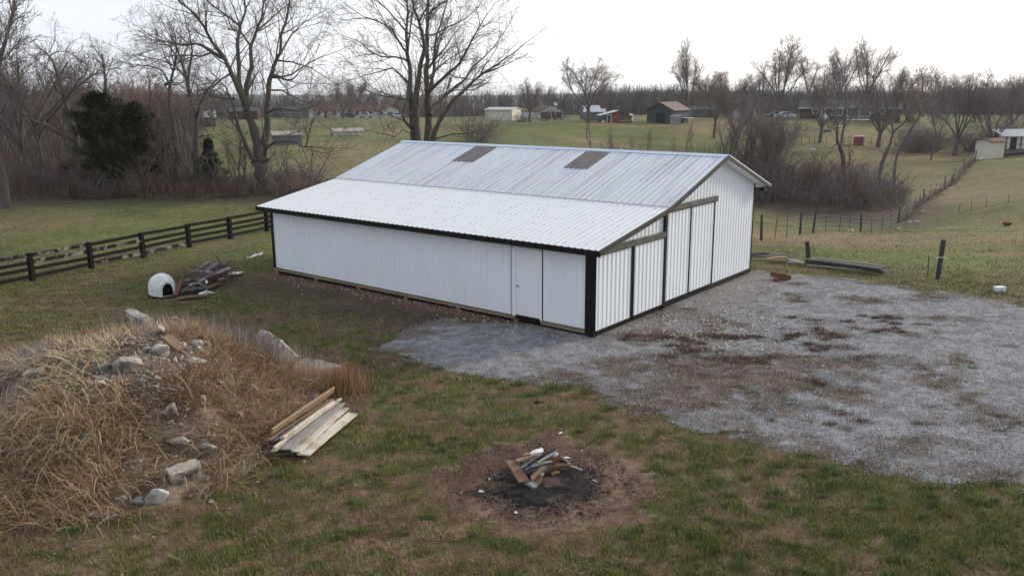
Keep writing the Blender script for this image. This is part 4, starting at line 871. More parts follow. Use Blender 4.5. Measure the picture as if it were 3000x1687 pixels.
for dx, Y, h in ((1488, 116, 4.8), (1538, 110, 3.8), (1590, 108, 3.), (1625, 112, 4.), (1722, 118, 5.2), (1700, 105, 3.6)):
    plantpx('sap', dx, Y, h, 'reddish leafless sapling '+{1488: 'leftmost on the slope above the barn ridge', 1538: 'second from left above the barn ridge', 1590: 'third from left above the barn ridge', 1625: 'fourth from left above the barn ridge', 1722: 'rightmost above the barn ridge', 1700: 'second from right above the barn ridge'}[dx], group='saplings above the barn ridge', name='sapling')
for i in range(9): plantpx('sh3', 1540+i*34+PT.uniform(-9, 9), PT.uniform(98, 106), PT.uniform(1.3, 2.3), 'low greyish shrub just above the barn ridge, number '+['one', 'two', 'three', 'four', 'five', 'six', 'seven', 'eight', 'nine'][i]+' from the left', cat='shrub', group='shrubs above the barn ridge', name='shrub', wid=1.3)
lab = 'leafless shrub in the hedge on the rise'
for i in range(34):
    dx = PT.choice([PT.uniform(2270, 2380), PT.uniform(2380, 2576), PT.uniform(1750, 2290)]); Y = PT.uniform(136, 150) if dx > 2290 else PT.uniform(190, 215)
    plantpx(PT.choice(['sh1', 'sh3', 'sh2']), dx, Y, PT.uniform(2.2, 4.), (lab+(' left of the dense tree' if dx < 2380 else ' between the dense trees' if dx < 2480 else ' above the sheds')) if dx > 2290 else 'leafless shrub in the hedge '+('by the old barn' if dx < 1880 else 'behind the pale blue car' if dx < 2000 else 'behind the left half of the brick house' if dx < 2130 else 'behind the right half of the brick house'), cat='shrub', group='hedge shrubs on the rise' if dx > 2290 else 'hedge shrubs behind the house', name='shrub', wid=1.6)
# evergreens
def evergreen(name, px, Y, h, rad, label, seed, cone=False, top=.75, nb=300, sub=120):
    R = np.random.RandomState(seed); p = at(px*D_, 480, Y); x0, y0 = p[0], Y; z0 = gzs(x0, y0)
    o = empty(name, (x0, y0, z0)); tag(o, label, 'tree'); m = MB(); m.tube([(0, 0, -.3), (.05, 0, h*.5), (0, 0, h*.93)], [h*.03, h*.02, .02], 7); m.build('trunk', M['bark'], o)
    # clumps of scale leaves hung on the outer crown
    cs = []; 
    for k in range(nb):
        t = R.rand()**.8; zz = h*(.10+.88*t); a = R.rand()*6.28
        rr = rad*((1-t)**.75 if cone else (1-abs(2*t-1.0)**3.2)**.6)*(1+.34*math.sin(3*a+t*5+seed)+.24*math.sin(5*a-t*9))*R.uniform(.4, 1.12)
        cs.append((rr*math.cos(a), rr*math.sin(a), zz, a))
    cs = np.array(cs); C_ = np.repeat(cs, sub, 0); n = len(C_); sz = rad*.20
    P = C_[:, :3]+R.normal(0, 1, (n, 3))*np.array([sz, sz, sz*.9])*.5
    d = np.stack([np.cos(C_[:, 3]), np.sin(C_[:, 3]), np.full(n, .7)], -1)+R.normal(0, .45, (n, 3)); d /= np.linalg.norm(d, axis=1, keepdims=True)
    cc = lerp((.018, .028, .011), (.062, .08, .03), R.rand(n)); br = R.rand(n) < .14; cc[br] = (.11, .08, .05); cl = np.repeat(np.exp(R.normal(0, .5, nb)), sub)[:, None]
    q = ribbons('crown', P, d, R.uniform(.12, .30, n)*(h/6)**.5, R.uniform(.03, .07, n), cc*cl, M['blade'], parent=o); return o
evergreen('cedar_tree', 268, 57.5, 6.8, 1.75, 'large dark green cedar standing in the left tree line', 3, nb=330, sub=110)
evergreen('cedar_tree', 352, 60, 6.1, 1.45, 'smaller brownish cedar close on the right of the large cedar', 4, nb=260, sub=90)
evergreen('cedar_tree', 528, 60, 3.6, .95, 'little conical cedar between the thin trunks left of the spreading tree', 5, cone=True, nb=130, sub=70)
for i, (dx, Y, h, r) in enumerate([(735, 262, 11, 4.2), (805, 268, 9, 5), (1052, 225, 15, 4), (1030, 228, 11, 4.5), (1110, 235, 8, 4), (2300, 205, 8, 5)]):
    evergreen('pine_tree', dx, Y, h, r, ['dark evergreen left of the first cream house', 'wide dark evergreen behind the first cream house', 'tallest far evergreen seen between the trunks of the middle tree', 'shorter far evergreen left of the tallest one', 'low far evergreen right of the middle tree trunks', 'dark evergreen behind the reddish tree by the brick house'][i], 40+i, cone=i in (0, 2), nb=60, sub=60)
# far wood: one mass of trees nobody could count
def farwood(name, label, n, xr, yr, hr, seed, m, keep=None):
    R = np.random.RandomState(seed); x = R.uniform(*xr, n); y = R.uniform(*yr, n)
    ok = np.abs(x) < .72*y+30; x, y = x[ok], y[ok]
    if keep is not None: k = keep(x, y); x, y = x[k], y[k]
    n = len(x); z = gz(x, y); h = R.uniform(*hr, n)*(.75+.55*nB.fbm(x, y, 60, 3)); kk = 72; X = np.repeat(x, kk); Yy = np.repeat(y, kk); Z = np.repeat(z, kk); H = np.repeat(h, kk); N_ = n*kk
    t = R.rand(N_)**.7; az = R.rand(N_)*6.28; tl = R.uniform(.1, .9, N_); d = np.stack([np.cos(az)*np.sin(tl), np.sin(az)*np.sin(tl), np.cos(tl)], -1)
    P = np.stack([X+R.normal(0, 1, N_)*H*.12*t, Yy+R.normal(0, 1, N_)*H*.12*t, Z+H*t*.72], -1); cc = lerp((.095, .08, .078), (.165, .14, .135), np.repeat(R.rand(n), kk))
    tr = np.arange(N_) % kk == 0; P[tr] = np.stack([x, y, z], -1); d[tr] = (0, 0, 1.); L = H*R.uniform(.18, .34, N_); L[tr] = h*.9
    W = H*.010*R.uniform(.6, 1.6, N_); W[tr] = h*.028
    return tag(ribbons(name, P, d, L, W, cc, M['blade'], side=None), label, 'trees', kind='stuff')
farwood('distant_woods', 'distant mass of bare woods along the horizon', 5200, (-520, 560), (300, 760), (8, 12.5), 51, M['blade'])
farwood('distant_woods', 'bare woods closing the fields behind the far houses', 1300, (-220, 200), (262, 330), (7, 11), 52, M['blade'])
farwood('left_wood_thicket', 'dense thicket of bare stems filling the wood behind the left paddock', 520, (-85, -14), (66, 160), (4.5, 7.2), 53, M['blade'], keep=lambda x, y: x < -.39*y+2)
farwood('left_wood_thicket', 'dense bare wood farther back on the left', 900, (-260, -60), (150, 300), (7, 11), 54, M['blade'], keep=lambda x, y: x < -.33*y)
farwood('right_wood_thicket', 'bare wood behind the brick house on the right', 900, (20, 230), (212, 300), (6, 9.5), 55, M['blade'])
# brush stems as undergrowth
def brushmass(name, label, n, samp, h, cols, seed, wd=.03, m='straw'):
    R = np.random.RandomState(seed); x, y = samp(R, n); n = len(x); az = R.rand(n)*6.28; tl = np.abs(R.normal(0, .5, n))
    d = np.stack([np.cos(az)*np.sin(tl), np.sin(az)*np.sin(tl), np.cos(tl)], -1); P = np.stack([x, y, gz(x, y)], -1)+d*(R.rand(n)**1.5*h*.8)[:, None]
    c = np.array(cols)[R.randint(0, len(cols), n)]; return tag(ribbons(name, P, d, h*R.uniform(.2, .7, n), wd*R.uniform(.4, 1.2, n), jig(c, .3), M[m], 2, .1), label, 'brush', kind='stuff')
BRC = [(.12, .08, .065), (.17, .105, .08), (.085, .06, .055), (.22, .16, .10)]
def s1(R, n): x = R.uniform(-42, -9, n); y = 55+R.rand(n)**1.3*7; return x, y
brushmass('undergrowth', 'tangled brown undergrowth at the foot of the left tree line', 16000, s1, 1.0, BRC, 61, .02)
def s1b(R, n): x = R.uniform(-60, -14, n); y = 60+R.rand(n)*45; k = x < -.40*y+2; return x[k], y[k]
brushmass('undergrowth', 'purplish brown scrub inside the left wood', 52000, s1b, 4.2, [(.12, .095, .09), (.15, .12, .11), (.09, .075, .07), (.18, .14, .125)], 64, .03)
def s2(R, n): a = R.rand(n)*6.28; q = R.rand(n)**.5; x = 32+9.5*q*np.cos(a); return x, 89+.1*(x-32)+9*q*np.sin(a)
brushmass('hollow_brush', 'dense purplish brush covering the hollow right of the barn', 20000, s2, 1.5, [(.17, .13, .12), (.21, .165, .15), (.12, .095, .09), (.26, .20, .17)], 62, .03)
def s3(R, n): a = R.rand(n)*6.28; q = R.rand(n)**.5; return 23+4.5*q*np.cos(a), 86+8*q*np.sin(a)
brushmass('hollow_brush', 'taller tangled brush right behind the far corner of the barn roof', 6000, s3, 3.2, [(.16, .125, .115), (.19, .15, .14), (.12, .095, .09)], 63, .03)

# ------------------------------------------------------------------ fences
# black four board fence beyond the left yard
fpts = [(92.6-170*1.0, 862), (92.6, 817), (259, 791), (410, 768), (547.5, 738.5), (666.6, 707), (781, 677.5), (880, 655), (965, 634)]
fp = []
p1 = np.array([*onz(92.6, 817, -.12)[:2]]); p6 = np.array([*onz(781, 677.5, -.17)[:2]])
fst = (p6-p1)/5; fence = empty('board_fence', (p1[0], p1[1], 0)); tag(fence, 'black four board wooden fence running from the left edge to the barn', 'fence')
fa = math.atan2(fst[1], fst[0]); fr_ = random.Random(3); posts = []
for k in range(-2, 9):
    x, y = p1+fst*k; z = gzs(x, y); posts.append((x-p1[0], y-p1[1], z))
    m = MB(); m.box((0, 0, .52), (.13, .13, 1.16), Matrix.Rotation(fr_.uniform(-.015, .015), 3, 'X'), .97); o = m.build('post', M['fpost'], fence); o.location = posts[-1]; o.rotation_euler = (0, 0, fa)
    m = MB(); m.box((0, 0, .54), (.16, .025, 1.16)); b_ = m.build('face_board', M['fpost'], o); b_.location = (0, -.135, 0)
nrm = Vector((-fst[1], fst[0], 0)).normalized()
for k in range(len(posts)-1):
    for j, h in enumerate((.20, .47, .74, 1.02)):
        a = Vector(posts[k])+Vector((0, 0, h+fr_.gauss(0, .012)))-nrm*.085; b = Vector(posts[k+1])+Vector((0, 0, h+fr_.gauss(0, .012)))-nrm*.085
        d = (b-a); L = d.length; rot = d.to_track_quat('X', 'Z').to_matrix(); m = MB(); m.box((0, 0, 0), (L-.01, .025, .14)); o = m.build('rail', M['fence_worn' if (k, j) in ((1, 3), (2, 2), (2, 3), (3, 0), (0, 3), (4, 0), (3, 2)) else 'fence'], fence)
        o.location = (a+b)/2; o.rotation_euler = rot.to_euler()
# wire fence with old posts running to the sheds
wf = empty('wire_fence', (at(2233, 706, 49)[0], 49, 0)); tag(wf, 'old wire fence of grey wooden posts and thin steel stakes climbing right to the sheds', 'fence')
line = [(2150, 728, 44), (2205, 714, 47), (2233, 706, 49), (2335, 687, 56), (2415, 681, 61), (2498, 676, 66), (2545, 676, 69), (2590, 674, 72), (2660, 640, 80), (2715, 590, 90), (2755, 560, 97), (2790, 540, 103), (2830, 503, 114), (2860, 470, 124)]
LW = [at(*q)[:2] for q in line]; LW = np.array(LW); seg = np.hypot(*np.diff(LW, axis=0).T); cum = np.concatenate([[0], np.cumsum(seg)]); tot = cum[-1]
def along(s): return np.array([np.interp(s, cum, LW[:, 0]), np.interp(s, cum, LW[:, 1])])
s = 0.; k = 0; ox, oy = wf.location[0], wf.location[1]; pr = []
while s < tot:
    x, y = along(s); z = gzs(x, y); wood = k % 4 == 2 or k % 9 == 5; h = fr_.uniform(1.4, 1.65) if wood else fr_.uniform(1.2, 1.65); r = .085 if wood else .026
    le = (fr_.gauss(0, .06), fr_.gauss(0, .04)); m = MB(); m.tube([(0, 0, -.2), (le[0]*h*.5, le[1]*h*.5, h*.5), (le[0]*h, le[1]*h, h)], [r, r*.97, r*.9], 7)
    o = m.build('post', M['oldpost'] if wood else M['tpost'], wf); o.location = (x-ox, y-oy, z); pr.append((x-ox, y-oy, z)); s += fr_.uniform(2.4, 3.4)+(s > tot*.4)*.5; k += 1
for h in (.3, .6, .9, 1.2):
    m = MB(); m.tube([(a, b, c+h+fr_.gauss(0, .03)) for a, b, c in pr], .009, 3); m.build('wire', M['wire'], wf)
def swf(R, n): s_ = (.42+.58*R.rand(n)**.9)*tot; x = np.interp(s_, cum, LW[:, 0])+R.normal(0, .35, n); y = np.interp(s_, cum, LW[:, 1])+R.normal(0, .35, n); return x, y
brushmass('fence_row_weeds', 'reddish brown dead weeds grown up along the wire fence', 5000, swf, .6, [(.15, .09, .07), (.20, .14, .10), (.11, .08, .07), (.16, .12, .12)], 71, .03)
# short far fences of thin stakes
def stakes(name, label, pts, h, r=.03, wires=(.45, .95), mat='tpost'):
    P = [at(*z4(a, b), Y) for a, b, Y in pts]; f0 = empty(name, P[0]*[1, 1, 0]); tag(f0, label, 'fence'); W = []
    for p in P:
        z = gzs(p[0], p[1]); m = MB(); hh = h*fr_.uniform(.85, 1.1); m.tube([(0, 0, -.2), (fr_.gauss(0, .05), 0, hh)], r, 5); o = m.build('post', M[mat], f0); o.location = (p[0]-P[0][0], p[1]-P[0][1], z); W.append((p[0]-P[0][0], p[1]-P[0][1], z))
    for w_ in wires: m = MB(); m.tube([(a, b, c+w_*h) for a, b, c in W], .010, 3); m.build('wire', M['wire'], f0)
stakes('stake_fence', 'thin stake fence crossing the far field on both sides of the red box', [(600, 712, 148), (665, 713, 148), (727, 715, 148), (770, 714, 148), (860, 718, 148), (940, 722, 148), (1000, 720, 148), (1215, 712, 148), (1300, 708, 148), (1400, 705, 146), (1500, 704, 146), (1590, 700, 145), (1640, 696, 145), (1760, 690, 143), (1900, 690, 140)], 1.3, .05)
stakes('stake_fence', 'low wire on three thin stakes in the right hand pasture', [(1910, 1168, 78), (2010, 1165, 78), (2122, 1176, 77), (2294, 1186, 76), (2420, 1192, 75)], 1.0, .025, (.1,))
# lone posts on the right
def lone(name, label, px0, py0, Y, px1, py1, r, cat='post', mat='oldpost'):
    a = at(px0, py0, Y); b = at(px1, py1, Y); z = gzs(a[0], a[1]); o = MB(); d = b-a
    o.tube([(0, 0, -.25), tuple(d*.5), tuple(d)], [r, r, r*.93], 9); q = o.build(name, M[mat]); q.location = (a[0], a[1], z); tag(q, label, cat); return q, a, d, z
z5 = lambda a, b: (2100+a/2.862, 600+b/2.862)
q, a, d, z = lone('fence_post', 'tall leaning dark wooden post with a white tie standing alone in the grass', *z5(1852, 612), 31.2, *z5(1903, 283), .095)
m = MB(); cx = Vector(d)*.56; m.tube([(cx[0]+.105*math.cos(t), cx[1]+.105*math.sin(t), cx[2]+.01*math.sin(3*t)) for t in np.linspace(0, 6.28, 13)], .012, 5, False); m.tube([(cx[0]-.1, cx[1]-.05, cx[2]), (cx[0]-.22, cx[1]-.1, cx[2]-.02)], .01, 5); m.tube([(cx[0]+.1, cx[1]-.05, cx[2]), (cx[0]+.25, cx[1]-.05, cx[2]-.01)], .01, 5); m.build('tie', M['white'], q)
lone('fence_post', 'short leaning wooden post behind the end of the grey lumber stack', *z5(775, 445), 35.2, *z5(758, 290), .10)
lone('stake', 'thin rusty stake standing left of the tall leaning post', *z5(1772, 595), 31.8, *z5(1776, 425), .018, 'stake', 'tpost')
sw = plant('sap2', *onz(*z5(815, 440), -.3)[:2], 1.0, 'small leafless weed bush beside the short post', 'shrub', None, 'shrub', .8)

# ------------------------------------------------------------------ planks and scrap
prn = random.Random(9)
def plank(label, p0, p1, wd, th, mat, roll=0., name='plank', cat='plank', group=None, bend=.01, parent=None):
    """a real board from p0 to p1 (world), cut ends a little uneven"""
    p0, p1 = Vector([float(c) for c in p0]), Vector([float(c) for c in p1]); d = p1-p0; L = d.length; n = 6; vs = []
    s1_, s2_ = prn.uniform(-.02, .02), prn.uniform(-.02, .02); tw = prn.uniform(-.02, .02)
    for i in range(n+1):
        x = -L/2+L*i/n; zb = bend*math.sin(math.pi*i/n)+prn.gauss(0, th*.02); a = tw*(i/n-.5)
        for yy, zz in ((-wd/2, -th/2), (wd/2, -th/2), (wd/2, th/2), (-wd/2, th/2)):
            xx = x+((s1_ if yy > 0 else -s1_) if i == 0 else (s2_ if yy > 0 else -s2_) if i == n else 0)
            vs.append((xx, yy*math.cos(a)-zz*math.sin(a), zz*math.cos(a)+yy*math.sin(a)+zb))
    fs = [(4*i+k, 4*i+(k+1) % 4, 4*i+4+(k+1) % 4, 4*i+4+k) for i in range(n) for k in range(4)]+[(0, 1, 2, 3), tuple(4*n+k for k in (3, 2, 1, 0))]
    m = MB(); m.add(vs, fs); o = m.build(name, M[mat]); bv = o.modifiers.new('b', 'BEVEL'); bv.width = min(th, wd)*.08; bv.segments = 1; bv.limit_method = 'ANGLE'
    q = d.to_track_quat('X', 'Z').to_matrix()@Matrix.Rotation(roll, 3, 'X'); o.location = (p0+p1)/2; o.rotation_euler = q.to_euler(); o.location.z += 0
    if parent: o.parent = parent
    else: tag(o, label, cat, group)
    return o
z7 = lambda a, b: (750+a/4.829, 1100+b/4.829)
def bz(a, b, z): return onz(*z7(a, b), z)
G_ = 'boards stacked at the foot of the rubble mound'
def brd(lab, a, b, za, zb, wd, th, mat, roll=0.): return plank(lab, bz(*a, za), bz(*b, zb), wd*1.08, th, mat, roll, 'board', 'board', G_)
brd('pale board on edge, topmost and farthest left of the board stack by the mound', (1095, 200), (215, 800), .44, .40, .15, .04, 'plank_tan', 1.15)
brd('brown board just under the topmost tilted board', (1058, 345), (135, 930), .33, .30, .14, .03, 'plank_brown', .55)
brd('grey-tan board third from the left in the stack by the mound', (1040, 372), (240, 925), .27, .25, .15, .03, 'plank_grey', .35)
brd('thin pale board lying over the middle of the stack', (1085, 372), (370, 880), .33, .32, .09, .045, 'plank_pale', .3)
brd('long pale strip reaching farthest up the middle of the stack', (1190, 330), (258, 1018), .28, .25, .055, .045, 'plank_pale', .1)
brd('dark gap board under the long pale strip', (1140, 390), (250, 1065), .2, .18, .10, .04, 'plank_pale', .1)
brd('wide weathered blue-grey board right of the strips', (1195, 395), (420, 1045), .20, .25, .19, .03, 'plank_grey', .05)
brd('wide stained tan board with a knot, second from the right', (1250, 460), (560, 1075), .14, .19, .19, .03, 'plank_pale', .0)
brd('broad bleached board forming the right edge of the stack', (1370, 535), (665, 1120), .09, .14, .22, .035, 'plank_pale', -.06)
brd('grey board low under the wide boards', (1200, 500), (470, 1110), .09, .10, .20, .03, 'plank_dark', 0)
brd('lowest dark board lying on the ground under the stack', (1150, 520), (330, 1090), .04, .05, .24, .04, 'plank_dark', 0)
brd('dark board under the left side of the stack', (900, 560), (120, 1000), .13, .12, .2, .04, 'plank_dark', .1)
brd('short brown board end poking out at the lower left of the stack', (420, 800), (30, 1005), .10, .08, .12, .03, 'plank_brown', .5)
brd('narrow pale stick lowest at the left end of the stack', (300, 900), (85, 1085), .07, .06, .06, .03, 'plank_tan', .2)
for k_ in range(7):
    f_ = k_/6.; a_ = (1060+f_*110+prn.uniform(-25, 25), 345+f_*120+prn.uniform(-12, 12)); b_ = (150+f_*420+prn.uniform(-40, 40), 930+f_*130+prn.uniform(-15, 15))
    brd('thin weathered board layered inside the board stack, '+['leftmost', 'second from left', 'third from left', 'middle', 'third from right', 'second from right', 'rightmost'][k_], a_, b_, .22-.1*f_, .22-.08*f_, prn.uniform(.06, .12), .022, ['plank_pale', 'plank_grey', 'plank_tan'][k_ % 3], prn.uniform(-.2, .5))
# burn pile
z6 = lambda a, b: (1300+a/3.623, 1200+b/3.623)
def fz(a, b, z): return onz(*z6(a, b), z)
Gf = 'wood heaped on the burnt patch'
def fw_(lab, a, b, za, zb, wd, th, mat, roll=0., cat='plank', nm='plank'): return plank(lab, fz(*a, za), fz(*b, zb), wd, th, mat, roll, nm, cat, Gf)
fw_('wide brown board leaning on the left side of the burn pile', (705, 540), (855, 768), .34, .12, .22, .04, 'plank_brown', -.1)
fw_('tan board at the back left of the burn pile', (770, 545), (990, 475), .34, .38, .15, .035, 'plank_tan', -.25)
fw_('short tan block end behind the tan board', (850, 488), (915, 470), .38, .40, .07, .05, 'plank_tan', 0)
fw_('long blue-grey metal strip crossing the burn pile', (825, 610), (1190, 425), .30, .44, .05, .02, 'metal_grey', .2, 'strip', 'metal_strip')
fw_('second grey metal strip just right of the long one', (865, 632), (1160, 480), .26, .40, .045, .02, 'metal_grey', .3, 'strip', 'metal_strip')
fw_('black strip between the metal strips', (900, 580), (1185, 408), .34, .47, .035, .03, 'char', .2, 'strip', 'metal_strip')
fw_('grey slat over the middle of the burn pile', (930, 600), (1145, 545), .30, .34, .06, .02, 'plank_grey', .2)
fw_('pale grey slat along the front of the metal strips', (1000, 560), (1180, 455), .36, .42, .05, .02, 'plank_grey', .2)
fw_('dark slat in the heart of the burn pile', (870, 660), (1120, 590), .2, .26, .09, .03, 'plank_dark', .2)
fw_('short tan board pointing at the camera from the burn pile', (930, 735), (1075, 605), .14, .30, .09, .04, 'plank_tan', .1)
fw_('blue-grey block in the middle of the burn pile', (950, 640), (1050, 700), .2, .12, .11, .06, 'plank_grey', 0)
fw_('small grey brown block lying lowest at the front of the pile', (880, 765), (975, 822), .08, .06, .11, .05, 'plank_grey', .1)
fw_('brown block behind the lowest grey block', (960, 790), (1035, 725), .06, .1, .12, .06, 'plank_brown', 0)
fw_('red brown split piece on the right of the burn pile', (1150, 560), (1250, 495), .26, .36, .10, .06, 'rust', .4)
fw_('dark split piece at the upper right of the burn pile', (1230, 505), (1320, 560), .32, .2, .09, .04, 'plank_dark', .2)
fw_('bright orange-brown stick on the right of the burn pile', (1160, 585), (1345, 580), .22, .16, .05, .04, 'plank_tan', 0)
fw_('brown stick under the orange one', (1180, 610), (1330, 600), .14, .1, .06, .05, 'plank_brown', 0)
fw_('pale thin stick sticking out to the right onto the ash', (1320, 590), (1472, 643), .12, .04, .04, .025, 'plank_grey', .1)
fw_('yellow wood stub on the ash in front of the burn pile', (1140, 685), (1220, 657), .06, .09, .06, .05, 'orange', 0)
fw_('charred board under the burn pile', (900, 690), (1180, 640), .06, .08, .2, .05, 'char', 0)
fw_('charred stick behind the burn pile', (1000, 520), (1290, 540), .12, .10, .09, .06, 'char', 0)
fw_('small white slat at the far right of the pile', (1275, 512), (1330, 508), .2, .2, .05, .012, 'white', 0)
def blob(name, label, cat, c, sz, mat, seed, group=None, sub=3, cuts=5, rough=.10, rz=0., kind=None):
    from mathutils import noise
    R = random.Random(seed); bm = bmesh.new()
    if cuts:      # broken stone: hull of a few points, edges chipped
        for _ in range(13): v = Vector((R.gauss(0, 1), R.gauss(0, 1), R.gauss(0, 1))).normalized()*R.uniform(.8, 1.15); bm.verts.new((v.x, v.y, v.z))
        r_ = bmesh.ops.convex_hull(bm, input=bm.verts); bmesh.ops.delete(bm, geom=[g for g in r_['geom_interior'] if isinstance(g, bmesh.types.BMVert)], context='VERTS')
        bmesh.ops.bevel(bm, geom=list(bm.edges), offset=.05, segments=1, affect='EDGES'); bmesh.ops.triangulate(bm, faces=bm.faces[:]); bmesh.ops.subdivide_edges(bm, edges=bm.edges[:], cuts=2, use_grid_fill=True)
    else: bmesh.ops.create_icosphere(bm, subdivisions=sub, radius=1)
    off = Vector((seed*3.1, seed*1.7, 0))
    for v in bm.verts:
        p = v.co*(1+rough*noise.fractal(v.co*2.6+off, 1., 2., 4)*1.2); v.co = Vector((p.x*sz[0], p.y*sz[1], p.z*sz[2]))
    me = bpy.data.meshes.new(name); bm.to_mesh(me); bm.free(); me.materials.append(M[mat]); o = linkobj(name, me); o.location = Vector([float(q) for q in c]); o.rotation_euler = (R.uniform(-.25, .25), R.uniform(-.25, .25), rz)
    if label: tag(o, label, cat, group, kind)
    return o
blob('foam_scrap', 'larger white foam piece tucked behind the burn pile', 'foam scrap', fz(975, 455, .36), (.16, .10, .10), 'foam', 2, rz=.3)
blob('foam_scrap', 'smaller white foam piece behind the grey strips of the burn pile', 'foam scrap', fz(1165, 480, .34), (.13, .09, .08), 'foam', 3, rz=-.4)
for i, (a, b, sx, lb) in enumerate([(395, 862, .06, 'crumpled pale wrapper on bare dirt left of the burn pile'), (1467, 437, .05, 'small pale stone on dirt at the upper right of the burn pile'), (485, 735, .035, 'small pale chip at the left edge of the ash'), (1600, 750, .05, 'pale crumpled bit at the right edge of the ash'), (1240, 245, .06, 'pale scrap in the grass above the fire pit'), (190, 880, .035, 'tiny pale chip at the far left of the bare dirt'), (770, 1085, .05, 'pale clod on the dirt in front of the ash')]):
    blob('litter_scrap', lb, 'scrap', fz(a, b, .02), (sx, sx*.6, sx*.35), 'foam' if i % 2 == 0 else 'rock_w', 20+i, rz=i)

# ------------------------------------------------------------------ rubble on the mound
AVOID = []
zm = lambda a, b: (a/1.811, 800+b/1.811)
RK = [(545, 497, 70, 42, 'rock_g', 'grey round rock left of the big pale rock high on the mound'), (672, 482, 132, 86, 'rock', 'big pale angular rock high on the left shoulder of the mound'), (560, 548, 50, 34, 'rock_g', 'dark rock tucked below the two big rocks'),
      (540, 592, 54, 58, 'rock', 'tan rock with an orange face below the big rock'), (852, 405, 84, 70, 'rock_w', 'white jagged concrete chunk near the top of the mound'), (785, 405, 60, 30, 'rock', 'thin grey chip left of the white jagged chunk'), (850, 372, 40, 28, 'rock_w', 'small pale chunk behind the white jagged chunk'),
      (970, 378, 34, 34, 'rock_w', 'small upright pale chunk between the tan slab and the long block'), (1030, 375, 92, 34, 'rock_w', 'long pale concrete block on the top of the mound'), (1045, 460, 84, 44, 'rock_w', 'pale concrete block lying below the long block'), (1140, 330, 86, 24, 'rock', 'flat pale slab farthest back on the mound top'),
      (1068, 342, 34, 24, 'rust', 'red brown brick piece on the mound top'), (1100, 372, 44, 26, 'rock_w', 'pale chunk right of the long block'), (1055, 402, 36, 32, 'rock_w', 'round pale chunk under the long block'), (935, 242, 40, 24, 'rock_w', 'small pale rock in the grass behind the mound top'), (730, 292, 60, 24, 'rock', 'grey rock in the grass in front of the fallen beam'),
      (932, 722, 140, 82, 'rock', 'large half buried boulder in the middle of the mound face'), (1075, 664, 32, 32, 'rock_w', 'small white rock above the half buried boulder'), (378, 692, 60, 42, 'rock_g', 'grey rock low on the left flank of the mound'), (438, 630, 52, 30, 'rock_g', 'dark flat rock on the left flank below the tan rock'),
      (835, 556, 38, 26, 'rock_w', 'small white stone in the middle of the upper face'), (816, 596, 46, 32, 'rock_w', 'pale stone just below the small white stone'), (757, 540, 34, 26, 'rock', 'tan stone left of the small white stone'), (764, 570, 34, 20, 'rock_g', 'grey stone under the tan stone'), (950, 890, 92, 54, 'rock', 'grey block lower on the mound face'),
      (1110, 920, 92, 52, 'rock', 'jagged grey block right of the lower grey block'), (905, 610, 60, 26, 'rock', 'clod of earth in the middle of the mound'), (820, 1178, 150, 58, 'rock_w', 'flat pale slab at the front foot of the mound'), (738, 1205, 62, 36, 'rock_g', 'blue-grey rock at the front foot of the mound'),
      (645, 1188, 62, 30, 'rock', 'tan rock left of the slab at the mound foot'), (1662, 650, 54, 46, 'rock_g', 'dark rock beside the upper end of the board stack'), (928, 462, 26, 24, 'rock_w', 'little pale stone under the tan slab'), (705, 872, 30, 20, 'rust', 'left of the small reddish brick chips on the mound face'), (765, 884, 28, 16, 'rust', 'right of the small reddish brick chips on the mound face'),
      (1270, 750, 40, 30, 'rock', 'tan clod on the right flank of the mound'), (585, 700, 90, 36, 'rock', 'brown flat stone on the left flank of the mound'), (470, 872, 84, 50, 'rock_g', 'grey rock half hidden in straw on the lower left flank'), (1090, 1088, 34, 32, 'rock', 'small rock at the end of the broken column'), (855, 300, 34, 60, 'rock', 'upright grey chunk at the lower end of the fallen beam'),
      (1210, 545, 40, 24, 'rock', 'clod on the upper right of the mound'), (780, 760, 40, 26, 'rock', 'tan stone under the straw in the middle of the mound'), (1500, 440, 46, 44, 'rock_g', 'small grey rock leaning on the long concrete slab')]
for i, (a, b, wpx, hpx, mt, lb) in enumerate(RK):
    p = hit(*zm(a, b+hpx*.25)); dist = np.linalg.norm(p-CAM); k = dist/F/1.811; w_ = wpx*k/2*1.15; h_ = hpx*k/2*1.25
    AVOID.append((p[0], p[1]-h_*.8, w_*.9+.05)); blob('rock', lb, 'rock', (p[0], p[1], p[2]+h_*.22), (w_*1.05, (w_+h_)*.5, h_*1.05), mt, 100+i, 'rubble on the mound', rz=prn.uniform(-.4, .4), rough=.10, cuts=13)
